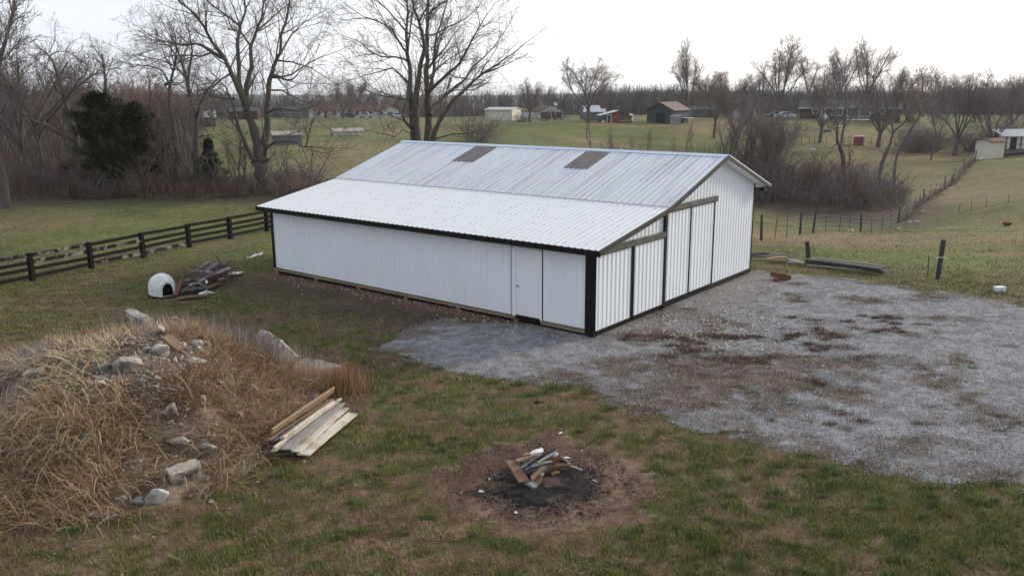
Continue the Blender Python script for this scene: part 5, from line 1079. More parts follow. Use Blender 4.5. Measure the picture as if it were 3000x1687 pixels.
def slab(name, label, a, b, wd, th, mat, la=.06, lb=.06, roll=0., seed=1, taper=.8, cat='slab'):
    p0 = hit(*zm(*a)); p1 = hit(*zm(*b)); p0 = Vector(p0)+Vector((0, 0, la+.04)); p1 = Vector(p1)+Vector((0, 0, lb+.04)); d = p1-p0; L = d.length
    for t_ in np.linspace(0, 1, 7): q_ = p0.lerp(p1, t_); AVOID.extend([(q_[0], q_[1]-.2, .28), (q_[0]+.02, q_[1]-.55, .26), (q_[0]+.03, q_[1]-.85, .22)])
    bm = bmesh.new(); bmesh.ops.create_cube(bm, size=1); bmesh.ops.subdivide_edges(bm, edges=bm.edges, cuts=7, use_grid_fill=True)
    from mathutils import noise
    for v in bm.verts:
        x, y, z = v.co; e = 1-(1-taper)*(abs(x)*2)**3; q = Vector((x*L*(1-.12*abs(y*2)*(seed % 3 == 0)), y*wd*e, z*th)); n_ = noise.fractal(Vector((q.x*4+seed*9, q.y*4, q.z*4)), 1, 2, 4)
        q += Vector((noise.noise(q*9+Vector((seed, 0, 0)))*.03, noise.noise(q*8)*.04, n_*.022)); v.co = q
    me = bpy.data.meshes.new(name); bm.to_mesh(me); bm.free(); me.materials.append(M[mat]); o = linkobj(name, me); o.location = (p0+p1)/2
    o.rotation_euler = (d.to_track_quat('X', 'Z').to_matrix()@Matrix.Rotation(roll, 3, 'X')).to_euler(); tag(o, label, cat, 'rubble on the mound'); return o
slab('concrete_beam', 'square pale concrete beam fallen at the back of the mound', (690, 235), (800, 285), .26, .24, 'rock_w', .12, .05, .2, 2, .97, 'beam')
slab('concrete_slab', 'long pale curved slab on edge on the right shoulder of the mound', (1385, 385), (1565, 515), .40, .13, 'rock_w', .30, .20, .95, 4, .7)
slab('concrete_slab', 'flat broken pale slab lying at the right foot of the mound', (1580, 520), (1805, 572), .50, .12, 'rock_w', .16, .14, .45, 6, .8)
slab('stone_slab', 'thin tan slab leaning at the top of the mound', (885, 370), (965, 420), .17, .05, 'plank_tan', .10, .05, .5, 8, .8)
slab('broken_column', 'thick rounded piece of broken concrete column at the mound foot', (900, 1115), (1060, 1065), .26, .24, 'rock', .08, .10, .3, 5, .86, 'column')
slab('concrete_slab', 'half buried pale concrete edge at the far left of the mound', (130, 560), (230, 545), .25, .08, 'rock', .05, .05, .1, 7, .9)
for i in range(90):     # small rubble lying about the bare middle
    pass
def s5(n):
    x = MX+rs.normal(.3, 1.3, n); y = MY+rs.normal(-.9, 1.4, n); return x, y
def stones_on(n, samp, r0, r1, cols, name, label):
    global gz
    g0 = gz; gz = surf
    try: return stones(n, samp, r0, r1, cols, name, label)
    finally: gz = g0
stones_on(2600, s5, .012, .05, [(.33, .30, .26), (.24, .21, .18), (.40, .37, .32), (.19, .16, .13)], 'rubble_crumbs', 'crumbs of concrete and stone on the mound')

# dry grass over the mound
def mgrass(n, samp, Lr, W, cols, lean, seg, droop, name, label, tilt=(.3, 1.1), wt=None):
    x, y = samp(n); k = mound(x, y) > -.04
    for ax, ay, ar in AVOID: k &= ((x-ax)**2+(y-ay)**2 > ar*ar) | (rs.rand(len(x)) < .12)
    x, y = x[k], y[k]; n = len(x); z = surf(x, y)
    az = lean(x, y)+rs.normal(0, 1.25, n); tl = rs.uniform(tilt[0], tilt[1], n); d = np.stack([np.cos(az)*np.sin(tl), np.sin(az)*np.sin(tl), np.cos(tl)], -1)
    c = np.array(cols)[rs.randint(0, len(cols), n)]; L = rs.uniform(Lr[0], Lr[1], n)
    return tag(ribbons(name, np.stack([x, y, z-.01], -1), d, L, W*rs.uniform(.6, 1.3, n), jig(c, .25), M['straw'], seg, droop), label, 'dry grass', kind='stuff')
def msamp(cx, cy, sx, sy): return lambda n: (cx+rs.normal(0, sx, n), cy+rs.normal(0, sy, n))
def tufts(k, per, samp_c, sp): 
    def f(n):
        cx, cy = samp_c(k); j = rs.randint(0, k, n); return cx[j]+rs.normal(0, sp, n), cy[j]+rs.normal(0, sp, n)
    return f
away = lambda x, y: np.arctan2(y-MY+.4, x-MX)
left = lambda x, y: np.full(x.shape, 3.0); down = lambda x, y: np.full(x.shape, -1.9); lefty = lambda x, y: np.full(x.shape, 3.4)
STR = [(.42, .31, .17), (.50, .39, .24), (.34, .24, .14), (.56, .46, .31)]; BRN = [(.25, .145, .080), (.34, .21, .12), (.13, .078, .05), (.46, .32, .20)]; GRY = [(.17, .145, .135), (.22, .19, .175), (.12, .10, .092), (.29, .24, .215)]
ORG = [(.34, .18, .085), (.26, .125, .062), (.42, .25, .12)]
def rubb(samp): # keep the rubble face thinner
    def f(n):
        x, y = samp(n); q = np.exp(-(((x-MX-.2)/1.5)**2+((y-MY+.7)/1.3)**2)); k = rs.rand(n) > q*.82; return x[k], y[k]
    return f
U_ = lambda n: (rs.uniform(-14.8, -4.0, n), rs.uniform(12.4, 21.6, n))
mgrass(48000, rubb(U_), (.08, .28), .011, [tuple(v*.8 for v in c) for c in BRN+GRY], away, 2, .25, 'mound_thatch', 'short matted dead grass over the rubble mound', (.8, 1.5))
mgrass(11000, tufts(190, 60, lambda k: (rs.uniform(-13.8, -7, k), rs.uniform(12.6, 15.4, k)), .2), (.35, .95), .010, BRN+[STR[0]], lefty, 4, .34, 'mound_grass', 'long bent brown grass at the front left of the mound', (.4, 1.3))
mgrass(2600, tufts(80, 60, lambda k: (rs.uniform(-11.8, -7.4, k), rs.uniform(14.4, 17.2, k)), .3), (.6, 1.3), .013, STR, left, 5, .24, 'mound_grass', 'long golden straw combed over the middle left of the mound', (1.0, 1.5))
mgrass(5200, tufts(120, 60, lambda k: (rs.uniform(-11.5, -6.5, k), rs.uniform(17.8, 21.0, k)), .2), (.25, .65), .010, STR+BRN, away, 3, .25, 'mound_grass', 'upright straw coloured grass on the back crest of the mound', (.2, 1.2))
mgrass(8000, tufts(140, 60, lambda k: (rs.uniform(-7.4, -4.4, k), rs.uniform(15.4, 19.4, k)), .2), (.25, .7), .010, BRN+ORG[:1], away, 3, .3, 'mound_grass', 'reddish brown grass on the right flank of the mound', (.6, 1.45))
mgrass(12000, tufts(150, 60, lambda k: (rs.uniform(-14.8, -10, k), rs.uniform(15, 20.5, k)), .3), (.25, .65), .009, GRY, left, 3, .25, 'mound_weeds', 'grey purple dead weeds on the left flank of the mound', (.5, 1.3))
mgrass(13000, tufts(150, 60, lambda k: (rs.uniform(-9.5, -4.4, k), rs.uniform(19.2, 22.4, k)), .28), (.4, .95), .008, GRY+[(.34, .27, .22)], away, 3, .15, 'mound_weeds', 'fine reddish grey dead weeds behind the mound', (.05, .7))
mgrass(4000, tufts(80, 60, lambda k: (rs.uniform(-8.8, -5.2, k), rs.uniform(12.9, 15.4, k)), .25), (.25, .7), .010, BRN+STR[:1], away, 3, .28, 'mound_grass', 'brown grass spilling over the front foot of the mound', (.7, 1.45))
mgrass(1500, U_, (.5, 1.1), .012, STR, away, 5, .22, 'mound_stalks', 'single long pale stalks lying criss-cross over the mound', (.9, 1.5))
mgrass(900, U_, (.4, .9), .008, [(.10, .07, .06), (.14, .10, .09)], away, 3, .05, 'mound_stalks', 'dark thin weed stems standing on the mound', (.1, .8))
oc = onz(870*D_, 985*D_); n0 = 1500
x_ = oc[0]+rs.normal(0, .24, n0); y_ = oc[1]+rs.normal(0, .2, n0); az = rs.rand(n0)*6.28; tl = np.abs(rs.normal(0, .22, n0))
tag(ribbons('broomsedge', np.stack([x_, y_, gz(x_, y_)], -1), np.stack([np.cos(az)*np.sin(tl), np.sin(az)*np.sin(tl), np.cos(tl)], -1), rs.uniform(.3, .8, n0), rs.uniform(.004, .009, n0), jig(np.array(ORG+BRN)[rs.randint(0, 7, n0)], .25), M['straw'], 3, .08), 'upright orange broomsedge clump above the board stack', 'grass clump', kind='stuff')
n0 = 900; x_ = oc[0]-.8+rs.normal(0, .4, n0); y_ = oc[1]+.35+rs.normal(0, .3, n0); az = rs.rand(n0)*6.28; tl = np.abs(rs.normal(0, .35, n0))
tag(ribbons('broomsedge', np.stack([x_, y_, surf(x_, y_)], -1), np.stack([np.cos(az)*np.sin(tl), np.sin(az)*np.sin(tl), np.cos(tl)], -1), rs.uniform(.3, .8, n0), rs.uniform(.004, .008, n0), jig(np.array(STR+ORG)[rs.randint(0, 7, n0)], .2), M['straw'], 3, .08), 'thin tan stalks standing around the flat broken slab', 'grass clump', kind='stuff')
for i, (a, b, h, lx, lb) in enumerate([((805*D_), 880*D_, 1.05, -.3, 'single tall curved grass stalk right of the mound in front of the long wall'), (498/1.811, 800+240/1.811, .75, -.45, 'single tall straight stalk leaning left on the back of the mound')]):
    p = hit(a, b); m = MB(); m.tube([(0, 0, 0), (-lx*.1, 0, h*.4), (lx*.2, 0, h*.75), (lx*.6, 0, h*.95), (lx, 0, h*1.0)] if i == 0 else [(0, 0, 0), (lx*.5, 0, h*.5), (lx, 0, h)], [.009, .007, .006, .005, .004] if i == 0 else [.009, .006, .003], 5); o = m.build('grass_stalk', M['plank_tan']); o.location = tuple(map(float, p)); tag(o, lb, 'stalk')

# ------------------------------------------------------------------ doghouse and scrap heap
def doghouse(px, py):
    p = onz(px, py); o = empty('doghouse', (p[0], p[1], gzs(p[0], p[1])), -.45); tag(o, 'white domed plastic doghouse with an arched opening and dark base', 'doghouse')
    def arch(w, h, y, n=14, z0=.07):     # points of an arch in the xz plane
        return [(-w, y, z0)]+[(-w*math.cos(t)*(1 if True else 1), y, z0+h*.38+h*.62*math.sin(t)) for t in np.linspace(0, math.pi, n)]+[(w, y, z0)]
    secs = [(.30, .60, -.56), (.315, .62, -.50), (.32, .63, -.36), (.40, .74, -.30), (.47, .80, -.10), (.49, .80, .12), (.45, .73, .34), (.34, .58, .50), (.16, .34, .58), (.02, .1, .60)]
    m = MB(); R_ = [arch(w_, h_, y) for w_, h_, y in secs]; n = len(R_[0]); m.add([q for r_ in R_ for q in r_], [(i*n+k, i*n+k+1, (i+1)*n+k+1, (i+1)*n+k) for i in range(len(secs)-1) for k in range(n-1)])
    inner = arch(.205, .47, -.565, 14, .10); outer = R_[0]; m.add(outer+inner, [(k, k+1, n+k+1, n+k) for k in range(n-1)]+[(0, n, 2*n-1, n-1)]); m.build('shell', M['plastic'], o, True)
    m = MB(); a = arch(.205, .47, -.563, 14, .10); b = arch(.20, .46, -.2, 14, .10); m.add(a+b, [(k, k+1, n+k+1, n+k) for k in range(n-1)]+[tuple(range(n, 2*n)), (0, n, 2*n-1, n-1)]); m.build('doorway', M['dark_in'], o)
    m = MB(); m.add([(x, y, z) for z in (0, .075) for x, y in [(-.34, -.58), (.34, -.58), (.36, -.36), (.5, -.28), (.53, .1), (.47, .4), (.3, .6), (-.3, .6), (-.47, .4), (-.53, .1), (-.5, -.28), (-.36, -.36)]], [tuple(range(12))[::-1], tuple(range(12, 24))]+[(i, (i+1) % 12, 12+(i+1) % 12, 12+i) for i in range(12)]); m.build('base', M['black'], o)
    return o
dh = doghouse(478, 862); dh.rotation_euler = (0, 0, .72); dh.scale = (.88, .9, .92)
zd = lambda a, b: (a/2.862, 550+b/2.862)
def dz(a, b, z): return onz(*zd(a, b), z)
DG = 'scrap wood heap beside the doghouse'
def db(lab, a, b, za, zb, wd, th, mat, roll=0., nm='plank', cat='plank'): return plank(lab, dz(*a, za), dz(*b, zb), wd*1.15, th*1.2, mat, roll, nm, cat, DG, .02)
db('grey board on the upper side of the scrap heap, left one of the slanting three', (1650, 700), (1760, 622), .45, .60, .16, .03, 'plank_grey', .2)
db('grey board in the middle of the slanting three on the scrap heap', (1690, 695), (1800, 618), .46, .62, .14, .03, 'plank_dark', .3)
db('grey board on the right of the slanting three on the scrap heap', (1720, 702), (1835, 628), .48, .6, .14, .03, 'plank_grey', .3)
db('dark board under the slanting boards of the scrap heap', (1600, 760), (1830, 650), .3, .5, .2, .03, 'plank_dark', .2)
db('long pale board running along the right side of the scrap heap', (1655, 790), (1930, 670), .32, .5, .12, .03, 'plank_grey', .5)
db('flat grey board across the left of the scrap heap', (1580, 700), (1780, 712), .52, .5, .12, .04, 'plank_grey', .3)
db('second flat board just under the first across the heap', (1590, 730), (1750, 735), .42, .42, .12, .04, 'plank_dark', .3)
db('thin dark board sticking out left of the scrap heap', (1465, 752), (1600, 735), .3, .4, .08, .03, 'plank_dark', .2)
db('dark post leaning upright in the middle of the scrap heap', (1640, 800), (1548, 662), .2, .72, .11, .09, 'plank_brown', .0, 'timber', 'timber')
db('thin dark pole standing tallest at the back of the scrap heap', (1865, 680), (1812, 575), .35, .85, .05, .04, 'plank_brown', .0, 'timber', 'timber')
db('reddish timber leaning beside the doghouse', (1475, 905), (1525, 780), .06, .42, .10, .08, 'rust', .0, 'timber', 'timber')
db('lower grey board along the front of the scrap heap', (1550, 780), (1700, 752), .3, .34, .13, .03, 'plank_grey', .3)
db('short white and grey trim piece at the right of the heap', (1810, 700), (1840, 775), .35, .15, .07, .03, 'white', .3)
db('short white trim piece lying below the other one', (1830, 775), (1885, 760), .12, .14, .06, .03, 'white', .3)
db('dark board lying on the ground right of the doghouse', (1480, 930), (1740, 900), .05, .07, .2, .04, 'plank_brown', .0)
db('charred looking board at the bottom of the scrap heap', (1520, 870), (1720, 835), .12, .16, .25, .04, 'plank_dark', .1)
db('dark stacked board in the heart of the heap', (1500, 830), (1700, 800), .2, .24, .25, .05, 'char', .1)
db('brown board end at the right foot of the heap', (1700, 860), (1840, 800), .08, .12, .14, .04, 'plank_brown', .1)
def sheet(name, label, pts, z, mat, cat, fn=dz, group=None, th=.012):
    P = [fn(a, b, z_) for (a, b), z_ in zip(pts, z if hasattr(z, '__len__') else [z]*len(pts))]; c = sum(P)/len(P); m = MB(); n = len(P); m.add([tuple(p-c) for p in P]+[tuple(p-c+np.array([0, 0, th])) for p in P], [tuple(range(n))[::-1], tuple(range(n, 2*n))]+[(i, (i+1) % n, n+(i+1) % n, n+i) for i in range(n)])
    o = m.build(name, M[mat]); o.location = tuple(map(float, c)); tag(o, label, cat, group); return o
for k_ in range(16):
    a_ = prn.uniform(1500, 1800); b_ = 860-(a_-1500)*.35+prn.uniform(-45, 30); l_ = prn.uniform(60, 190); s_ = prn.uniform(-.75, .25)
    if k_ % 4 == 0: s_ = prn.uniform(-1.4, -.8)
    zz = prn.uniform(.05, .4); db('weathered stick tangled in the scrap heap beside the doghouse', (a_, b_), (a_+l_*.8, b_+l_*s_*.6), zz, zz+prn.uniform(-.1, .2), prn.uniform(.05, .16), .03, prn.choice(['plank_dark', 'plank_dark', 'plank_grey', 'plank_brown']), prn.uniform(-.4, .4), 'stick', 'stick')
sheet('scrap_sheet', 'white panel scrap lying on the grass at the right of the scrap heap', [(1905, 722), (1950, 706), (2040, 706), (2000, 724), (1930, 730)], .05, 'white', 'panel')
sheet('scrap_sheet', 'pointed white panel scrap at the front of the scrap heap', [(1665, 885), (1740, 862), (1808, 884), (1740, 885), (1680, 900)], [.1, .14, .05, .04, .06], 'white', 'panel')
sheet('scrap_sheet', 'small pale scrap tucked in the side of the heap', [(1720, 775), (1745, 770), (1740, 800), (1722, 800)], .3, 'foam', 'panel')
m = MB(); c0 = dz(2130, 570, .03); m.tube([tuple(dz(*q, .04)-c0) for q in [(2065, 586), (2105, 582), (2140, 565), (2175, 560), (2203, 545)]], [.02, .03, .05, .04, .02], 6); o = m.build('plastic_sheet', M['foam']); o.location = tuple(map(float, c0)); tag(o, 'crumpled strip of white plastic on the grass near the left end of the barn', 'plastic sheet')
def s6(R, n): c = onz(*zd(1620, 850), 0); d = onz(*zd(1850, 760), 0); t = R.rand(n); return c[0]+(d[0]-c[0])*t+R.normal(0, .35, n), c[1]+(d[1]-c[1])*t+R.normal(0, .3, n)
brushmass('heap_weeds', 'bare weed stems grown through the scrap heap', 3800, s6, .75, BRC, 72, .010)

# ------------------------------------------------------------------ things lying on the right
def rz_(a, b, z): return onz(*z5(a, b), z)
LG = 'old lumber stacked on the grass right of the barn'
for i, (a, b, za, wd, mt, lb) in enumerate([((750, 490), (1400, 568), .03, .3, 'plank_dark', 'lowest wide grey plank of the long lumber stack'), ((760, 472), (1420, 560), .09, .28, 'plank_dark', 'wide grey plank second from the bottom of the long lumber stack'), ((745, 462), (1395, 545), .16, .25, 'plank_dark', 'dark plank in the middle of the long lumber stack'),
        ((752, 456), (1380, 536), .21, .2, 'plank_dark', 'brownish plank on top of the long lumber stack'), ((830, 446), (1410, 520), .19, .07, 'plank_grey', 'thin pale strip along the back of the long lumber stack'), ((760, 505), (1445, 572), .04, .06, 'plank_grey', 'pale strip along the front foot of the long lumber stack')]):
    plank(lb, rz_(*a, za), rz_(*b, za), wd*1.1, .05, mt, .05, 'plank', 'plank', LG, .02)
SG = 'scrap wood lying behind the far corner of the barn'
for i, (a, b, za, zb, wd, mt, lb) in enumerate([((250, 420), (600, 420), .12, .10, .16, 'plank_dark', 'dark brown plank farthest back in the scrap by the barn corner'), ((290, 408), (440, 404), .2, .18, .10, 'plank_brown', 'tan plank lying on top by the barn corner'), ((280, 440), (560, 430), .06, .08, .2, 'plank_dark', 'dark plank on the ground by the barn corner'),
        ((420, 455), (590, 440), .1, .12, .16, 'plank_tan', 'tan plank end in the middle of the corner scrap'), ((440, 475), (580, 475), .03, .03, .12, 'rust', 'reddish plank nearest the yard in the corner scrap'), ((590, 455), (725, 490), .04, .02, .2, 'plank_grey', 'pale grey boards lying right of the corner scrap'), ((570, 425), (690, 470), .12, .03, .08, 'plank_brown', 'thin brown board sloping to the right of the corner scrap'), ((600, 480), (730, 492), .02, .02, .1, 'plank_grey', 'narrow grey board touching the lumber stack')]):
    plank(lb, rz_(*a, za), rz_(*b, zb), wd*1.1, .05, mt, .1, 'plank', 'plank', SG, .03)
o = empty('timber_cross', tuple(rz_(535, 605, 0.))); tag(o, 'red brown timbers nailed in a cross lying on the gravel by the barn corner', 'timber cross'); c = Vector([float(q) for q in rz_(535, 605, 0)])
def tb(a, b, za, zb, wd, th, mt): q = plank(None, Vector([float(t) for t in rz_(*a, za)])-c, Vector([float(t) for t in rz_(*b, zb)])-c, wd, th, mt, 0, 'timber', parent=o); return q
tb((450, 580), (622, 612), .20, .14, .06, .17, 'rust'); tb((548, 588), (492, 638), .12, .05, .14, .09, 'rust'); tb((480, 622), (590, 630), .04, .04, .1, .06, 'rust'); tb((505, 583), (620, 622), .08, .05, .08, .05, 'plank_brown')
# white box in the grass
p = onz(*z5(2370, 706)); o = empty('white_tub', (p[0], p[1], gzs(p[0], p[1])), .1); tag(o, 'small white plastic box standing in the grass at the far right', 'box')
m = MB(); m.bb(-.17, .17, -.1, .1, 0, .14); m.build('body', M['white'], o); m = MB(); m.bb(-.18, .18, -.11, .11, .142, .17); m.build('lid', M['foam'], o); m = MB(); m.bb(-.004, .004, -.105, -.1015, 0, .14); m.build('seam', M['dkgrey'], o)
def cord(name, label, pts, r, mat='white', cat='cord', fn=rz_):
    c0 = fn(*pts[0], .015); m = MB(); m.tube([tuple(fn(a, b, .018)-c0) for a, b in pts], r, 6); o = m.build(name, M[mat]); o.location = tuple(map(float, c0)); tag(o, label, cat); return o
cord('string', 'white rope kinked on the gravel at the far right', [(2118, 888), (2150, 882), (2168, 880), (2155, 895), (2180, 912), (2200, 928), (2228, 940), (2200, 944), (2165, 950), (2145, 960), (2142, 975)], .028)
cord('string', 'thin straight white string on the gravel left of the red brown weeds', [(932, 848), (960, 856), (1000, 866)], .012)
cord('string', 'short white scrap lying above the thin straight string', [(978, 820), (990, 824), (1005, 825)], .012)
cord('string', 'pale curved strip lying on the gravel close to the gable wall', [(237, 675), (260, 676), (280, 684), (300, 690)], .012)
cord('string', 'small curled pale strip nearest the gable wall', [(182, 685), (192, 690), (190, 700), (182, 703)], .012)
for i, (a, b, lb) in enumerate([(200, 632, 'flat grey stone against the gable wall foot'), (1945, 1083, 'pale flat stone on the open gravel'), (1975, 1330, 'pale flat stone on the lower right gravel'), (720, 860, 'small pale stone on the gravel before the big doors')]):
    blob('stone', lb, 'stone', rz_(a, b, .02), (.12 if i < 1 else .07, .06, .035), 'rock', 60+i)
blob('rusty_barrel', 'rusty round lump lying in the right hand pasture', 'barrel', (*at(2100+2430/2.862, 600+140/2.862, 60)[:2], gzs(*at(2100+2430/2.862, 600+140/2.862, 60)[:2])+.2), (.36, .3, .3), 'rust', 77)
z3 = lambda a, b: (1400+a/2.588, 450+b/2.588)
for i, (a, b, lb) in enumerate([((150, 1352), .07, 'white paper scrap on the gravel below the entry door'), ((70, 1380), .06, 'second white paper scrap left below the door'), ((198, 1385), .07, 'pale stick scrap right of the white paper scraps'), ((265, 1358), .05, 'tiny pale scrap nearest the door step')]):
    q = onz(*z3(*a), .015); blob('paper_scrap', lb, 'scrap', q, (b, b*.5, .015), 'foam', 80+i, rz=i)
for i, (a, b, s_, lb) in enumerate([((1370, 1270), 1, .0, 'pile of white limestone chunks at the left end of the gravel by the wall')]):
    pass
# small weed at the corner of the barn
plant('sap', *onz(*z3(760, 1340))[:2], .55, 'small dead weed sprouting at the foot of the front wall near the corner', 'weed', None, 'weed', 1.)
M['moss'] = mk('yellow_green_leaves', (.16, .16, .04), (.08, .09, .03), 6, .9)

# ------------------------------------------------------------------ far buildings
def place(name, label, cat, px, py, Y, rz=0., sink=0.):
    p = at(px, py, Y); o = empty(name, (p[0], Y, min(p[2], gzs(p[0], Y)+.6)-sink), rz); tag(o, label, cat); return o
def gable(o, w, d, h, rh, wall, roofm, over=.35, along='x', z0=-.8, th=.12, name_w='wall'):
    """box w x d with front at y=-d/2, ridge along x or y"""
    m = MB(); 
    if along == 'x': m.prism([(-d/2, z0), (d/2, z0), (d/2, h), (0, h+rh), (-d/2, h)], 0, -w/2, w/2)
    else: m.prism([(-w/2, z0), (w/2, z0), (w/2, h), (0, h+rh), (-w/2, h)], 1, -d/2, d/2)
    wl = m.build(name_w, M[wall], o); m = MB(); a = d/2 if along == 'x' else w/2; k = rh/a; e = a+over; ax, l = (0, w/2+over*.7) if along == 'x' else (1, d/2+over*.7)
    m.prism([(-e, h-over*k+.02), (0, h+rh+.02), (e, h-over*k+.02), (e, h-over*k+.02+th), (0, h+rh+.02+th), (-e, h-over*k+.02+th)], ax, -l, l); rf = m.build('roof', M[roofm], o); return wl, rf
def opening(o, x, z, w, h, y, name='window', frame='white', pane='glass', mull=1, face='y', fw=.09):
    m = MB(); B = (lambda a0, a1, z0, z1, d0, d1: m.bb(a0, a1, y-d1, y-d0, z0, z1)) if face == 'y' else (lambda a0, a1, z0, z1, d0, d1: m.bb(y-d1, y-d0, a0, a1, z0, z1))
    B(x-w/2-fw, x-w/2, z-fw, z+h+fw, 0, .06); B(x+w/2, x+w/2+fw, z-fw, z+h+fw, 0, .06); B(x-w/2, x+w/2, z-fw, z, 0, .06); B(x-w/2, x+w/2, z+h, z+h+fw, 0, .06)
    for i in range(1, mull+1): q = x-w/2+w*i/(mull+1); B(q-.03, q+.03, z, z+h, .012, .05)
    f = m.build(name, M[frame], o); m = MB(); B(x-w/2, x+w/2, z, z+h, -.02, .01); m.build('pane' if name == 'window' else 'leaf', M[pane], f); return f
px2 = lambda a, b: (a*D_, b*D_)
# brick ranch house
o = place('brick_house', 'long low red brick house with dark shingle roof and white door', 'house', 2487, 347.5, 186, -.37); wl, rf = gable(o, 19.8, 8, 2.45, 1.35, 'brick', 'shingle_d', .5)
m = MB(); m.bb(-10.3, 10.3, -4.56, -4.52, 2.2, 2.36); m.build('gutter', M['white'], rf)
for x, z, w, h, ml in ((-6.9, 1.25, .9, .9, 1), (-2.45, .75, 1.9, 1.4, 2), (4.65, 1.2, .9, 1.0, 1), (6.3, 1.2, .8, 1.0, 1)): opening(o, x, z, w, h, -4.001, mull=ml, fw=.12)
opening(o, -5.3, .15, .9, 2.0, -4.002, 'door', 'white', 'white', 0); m = MB(); m.bb(-.5, 4.0, -4.06, -4.005, 0, 2.2); m.build('siding_panel', M['greyside'], wl)
for x in (-.4, 1.9, 4.0): m = MB(); m.bb(x-.06, x+.06, -5.4, -5.28, 0, 2.2); m.build('porch_post', M['white'], o)
m = MB(); m.prism([(-5.6, 2.15), (-3.9, 2.6), (-3.9, 2.72), (-5.6, 2.27)], 0, -.6, 4.2); m.build('porch_roof', M['shingle_d'], o)
m = MB(); m.bb(-.4, 4.0, -5.38, -5.3, .55, .62); m.bb(-.4, 4., -5.38, -5.3, -.2, .08); m.build('porch_rail', M['white'], o)
m = MB(); m.tube([(-2.2, -.6, 3.5), (-2.2, -.6, 4.5)], .18, 8); m.build('vent_pipe', M['dkgrey'], rf); m = MB(); m.bb(5.0, 5.6, -.4, .2, 3.5, 4.6); m.build('chimney', M['brick'], rf)
# cars
def car(name, label, px, py, Y, rz, paint, L=4.4):
    o = place(name, label, 'car', px, py, Y, rz); s = L/4.4
    P = [(-2.2, .35), (-2.15, .8), (-1.9, .95), (-1.1, 1.02), (-.55, 1.45), (.75, 1.48), (1.55, 1.05), (2.1, .95), (2.2, .6), (2.18, .3)]
    m = MB(); m.prism([(a*s, b) for a, b in P if True], 1, -.82, .82); b_ = m.build('body', M[paint], o)
    m = MB(); m.prism([(-1.02*s, 1.03), (-.52*s, 1.4), (.1*s, 1.42), (.1*s, 1.03)], 1, -.835, .835); m.build('window', M['glass'], o); m = MB(); m.prism([(.18*s, 1.03), (.18*s, 1.42), (.72*s, 1.42), (1.4*s, 1.06)], 1, -.835, .835); m.build('window', M['glass'], o)
    for x in (-1.35*s, 1.35*s):
        for y in (-.8, .8):
            m = MB(); m.tube([(x, y-.1, .33), (x, y+.1, .33)], .33, 14); t = m.build('wheel', M['rubber'], o); m = MB(); m.tube([(x, y-.11, .33), (x, y+.11, .33)], .18, 10); m.build('rim', M['steel'], t)
    for y in (-.6, .6): m = MB(); m.box((-2.19*s, y, .68), (.05, .3, .14)); m.build('headlight', M['glass'], o); m = MB(); m.box((2.2*s, y, .72), (.05, .25, .2)); m.build('tail_light', M['redpaint'], o)
    return o
car('parked_car', 'pale blue hatchback parked left of the brick house', *z4(528, 533), 187, .1, 'carpaint'); car('parked_car', 'dark car half hidden behind the pale blue hatchback', *z4(460, 530), 192, .3, 'cardark', 4.2)
# red box
o = place('red_crate', 'red wooden box with a pale lid standing by the thin field fence', 'crate', *z4(1112, 732), 149, -.35); m = MB(); m.bb(-.8, .8, -.65, .65, -.4, 1.3); m.build('body', M['redpaint'], o); m = MB(); m.prism([(-.85, 1.305), (.85, 1.42), (.85, 1.47), (-.85, 1.36)], 1, -.7, .7); m.build('lid', M['tin_pale'], o)
m = MB(); m.bb(.28, .75, -.67, -.652, .1, 1.15); m.build('side_panel', M['rust'], o)
# two small sheds on the right
o = place('leaning_shed', 'small cream shed with brown roof leaning at the head of the wire fence', 'shed', *z4(2140, 806), 128, .42); o.rotation_euler = (0, .05, .42); wl, rf = gable(o, 3.3, 2.3, 1.95, .35, 'cream', 'shingle_r', .3, 'x'); rf.rotation_euler = (0, -.03, 0)
m = MB(); m.bb(1.652, 1.69, -.45, .45, .1, 1.75); m.build('door', M['plank_tan'], o); m = MB(); m.bb(1.652, 1.71, -.62, -.5, 0, 1.85); m.bb(1.652, 1.71, .5, .62, 0, 1.85); m.bb(1.652, 1.71, -.5, .5, 1.76, 1.85); m.build('door_frame', M['white'], o)
for k in range(7):
    a = at(*z4(2010+prn.uniform(0, 70), 835+prn.uniform(-8, 18)), 124); q = (a[0], a[1], gzs(a[0], a[1])+.08+k*.03); an = prn.uniform(-.3, 1.2); plank('pale scrap board in the heap at the foot of the leaning shed', (q[0]-.8*math.cos(an), q[1]-.8*math.sin(an), q[2]), (q[0]+.8*math.cos(an), q[1]+.8*math.sin(an), q[2]+.2), .2, .05, 'white' if k % 2 else 'plank_pale', .2, 'plank', 'plank', 'boards by the leaning shed')
o = place('metal_roof_shed', 'white fronted shed with ribbed white metal roof cut by the right edge', 'shed', *z4(2385, 775), 131, -.05)
m = MB(); m.bb(-3.3, 3.3, -1.4, 1.4, .25, 2.1); wl = m.build('wall', M['whitew'], o)
m = MB(); m.prism([(-2.0, 2.15), (1.7, 3.0), (1.7, 3.08), (-2.0, 2.23)], 0, -3.8, 3.8); rf = m.build('roof', M['tin_pale'], o)
for k in range(16): m = MB(); m.prism([(-2.0, 2.233), (1.7, 3.083), (1.7, 3.12), (-2.0, 2.27)], 0, -3.7+k*.49, -3.62+k*.49); m.build('rib', M['tin'], rf)
m = MB(); m.bb(-3.5, 3.5, -2.0, 1.5, -.1, .2); m.build('deck', M['plank_dark'], o)
for x in (-3.2, -1.0, 1.2, 3.2): m = MB(); m.bb(x-.09, x+.09, -1.95, -1.8, .2, 2.2); m.build('porch_post', M['plank_dark'], o)
for x in (-1.9, .3): opening(o, x, .35, .75, 1.55, -1.401, 'door', 'black', 'dark_in', 0)
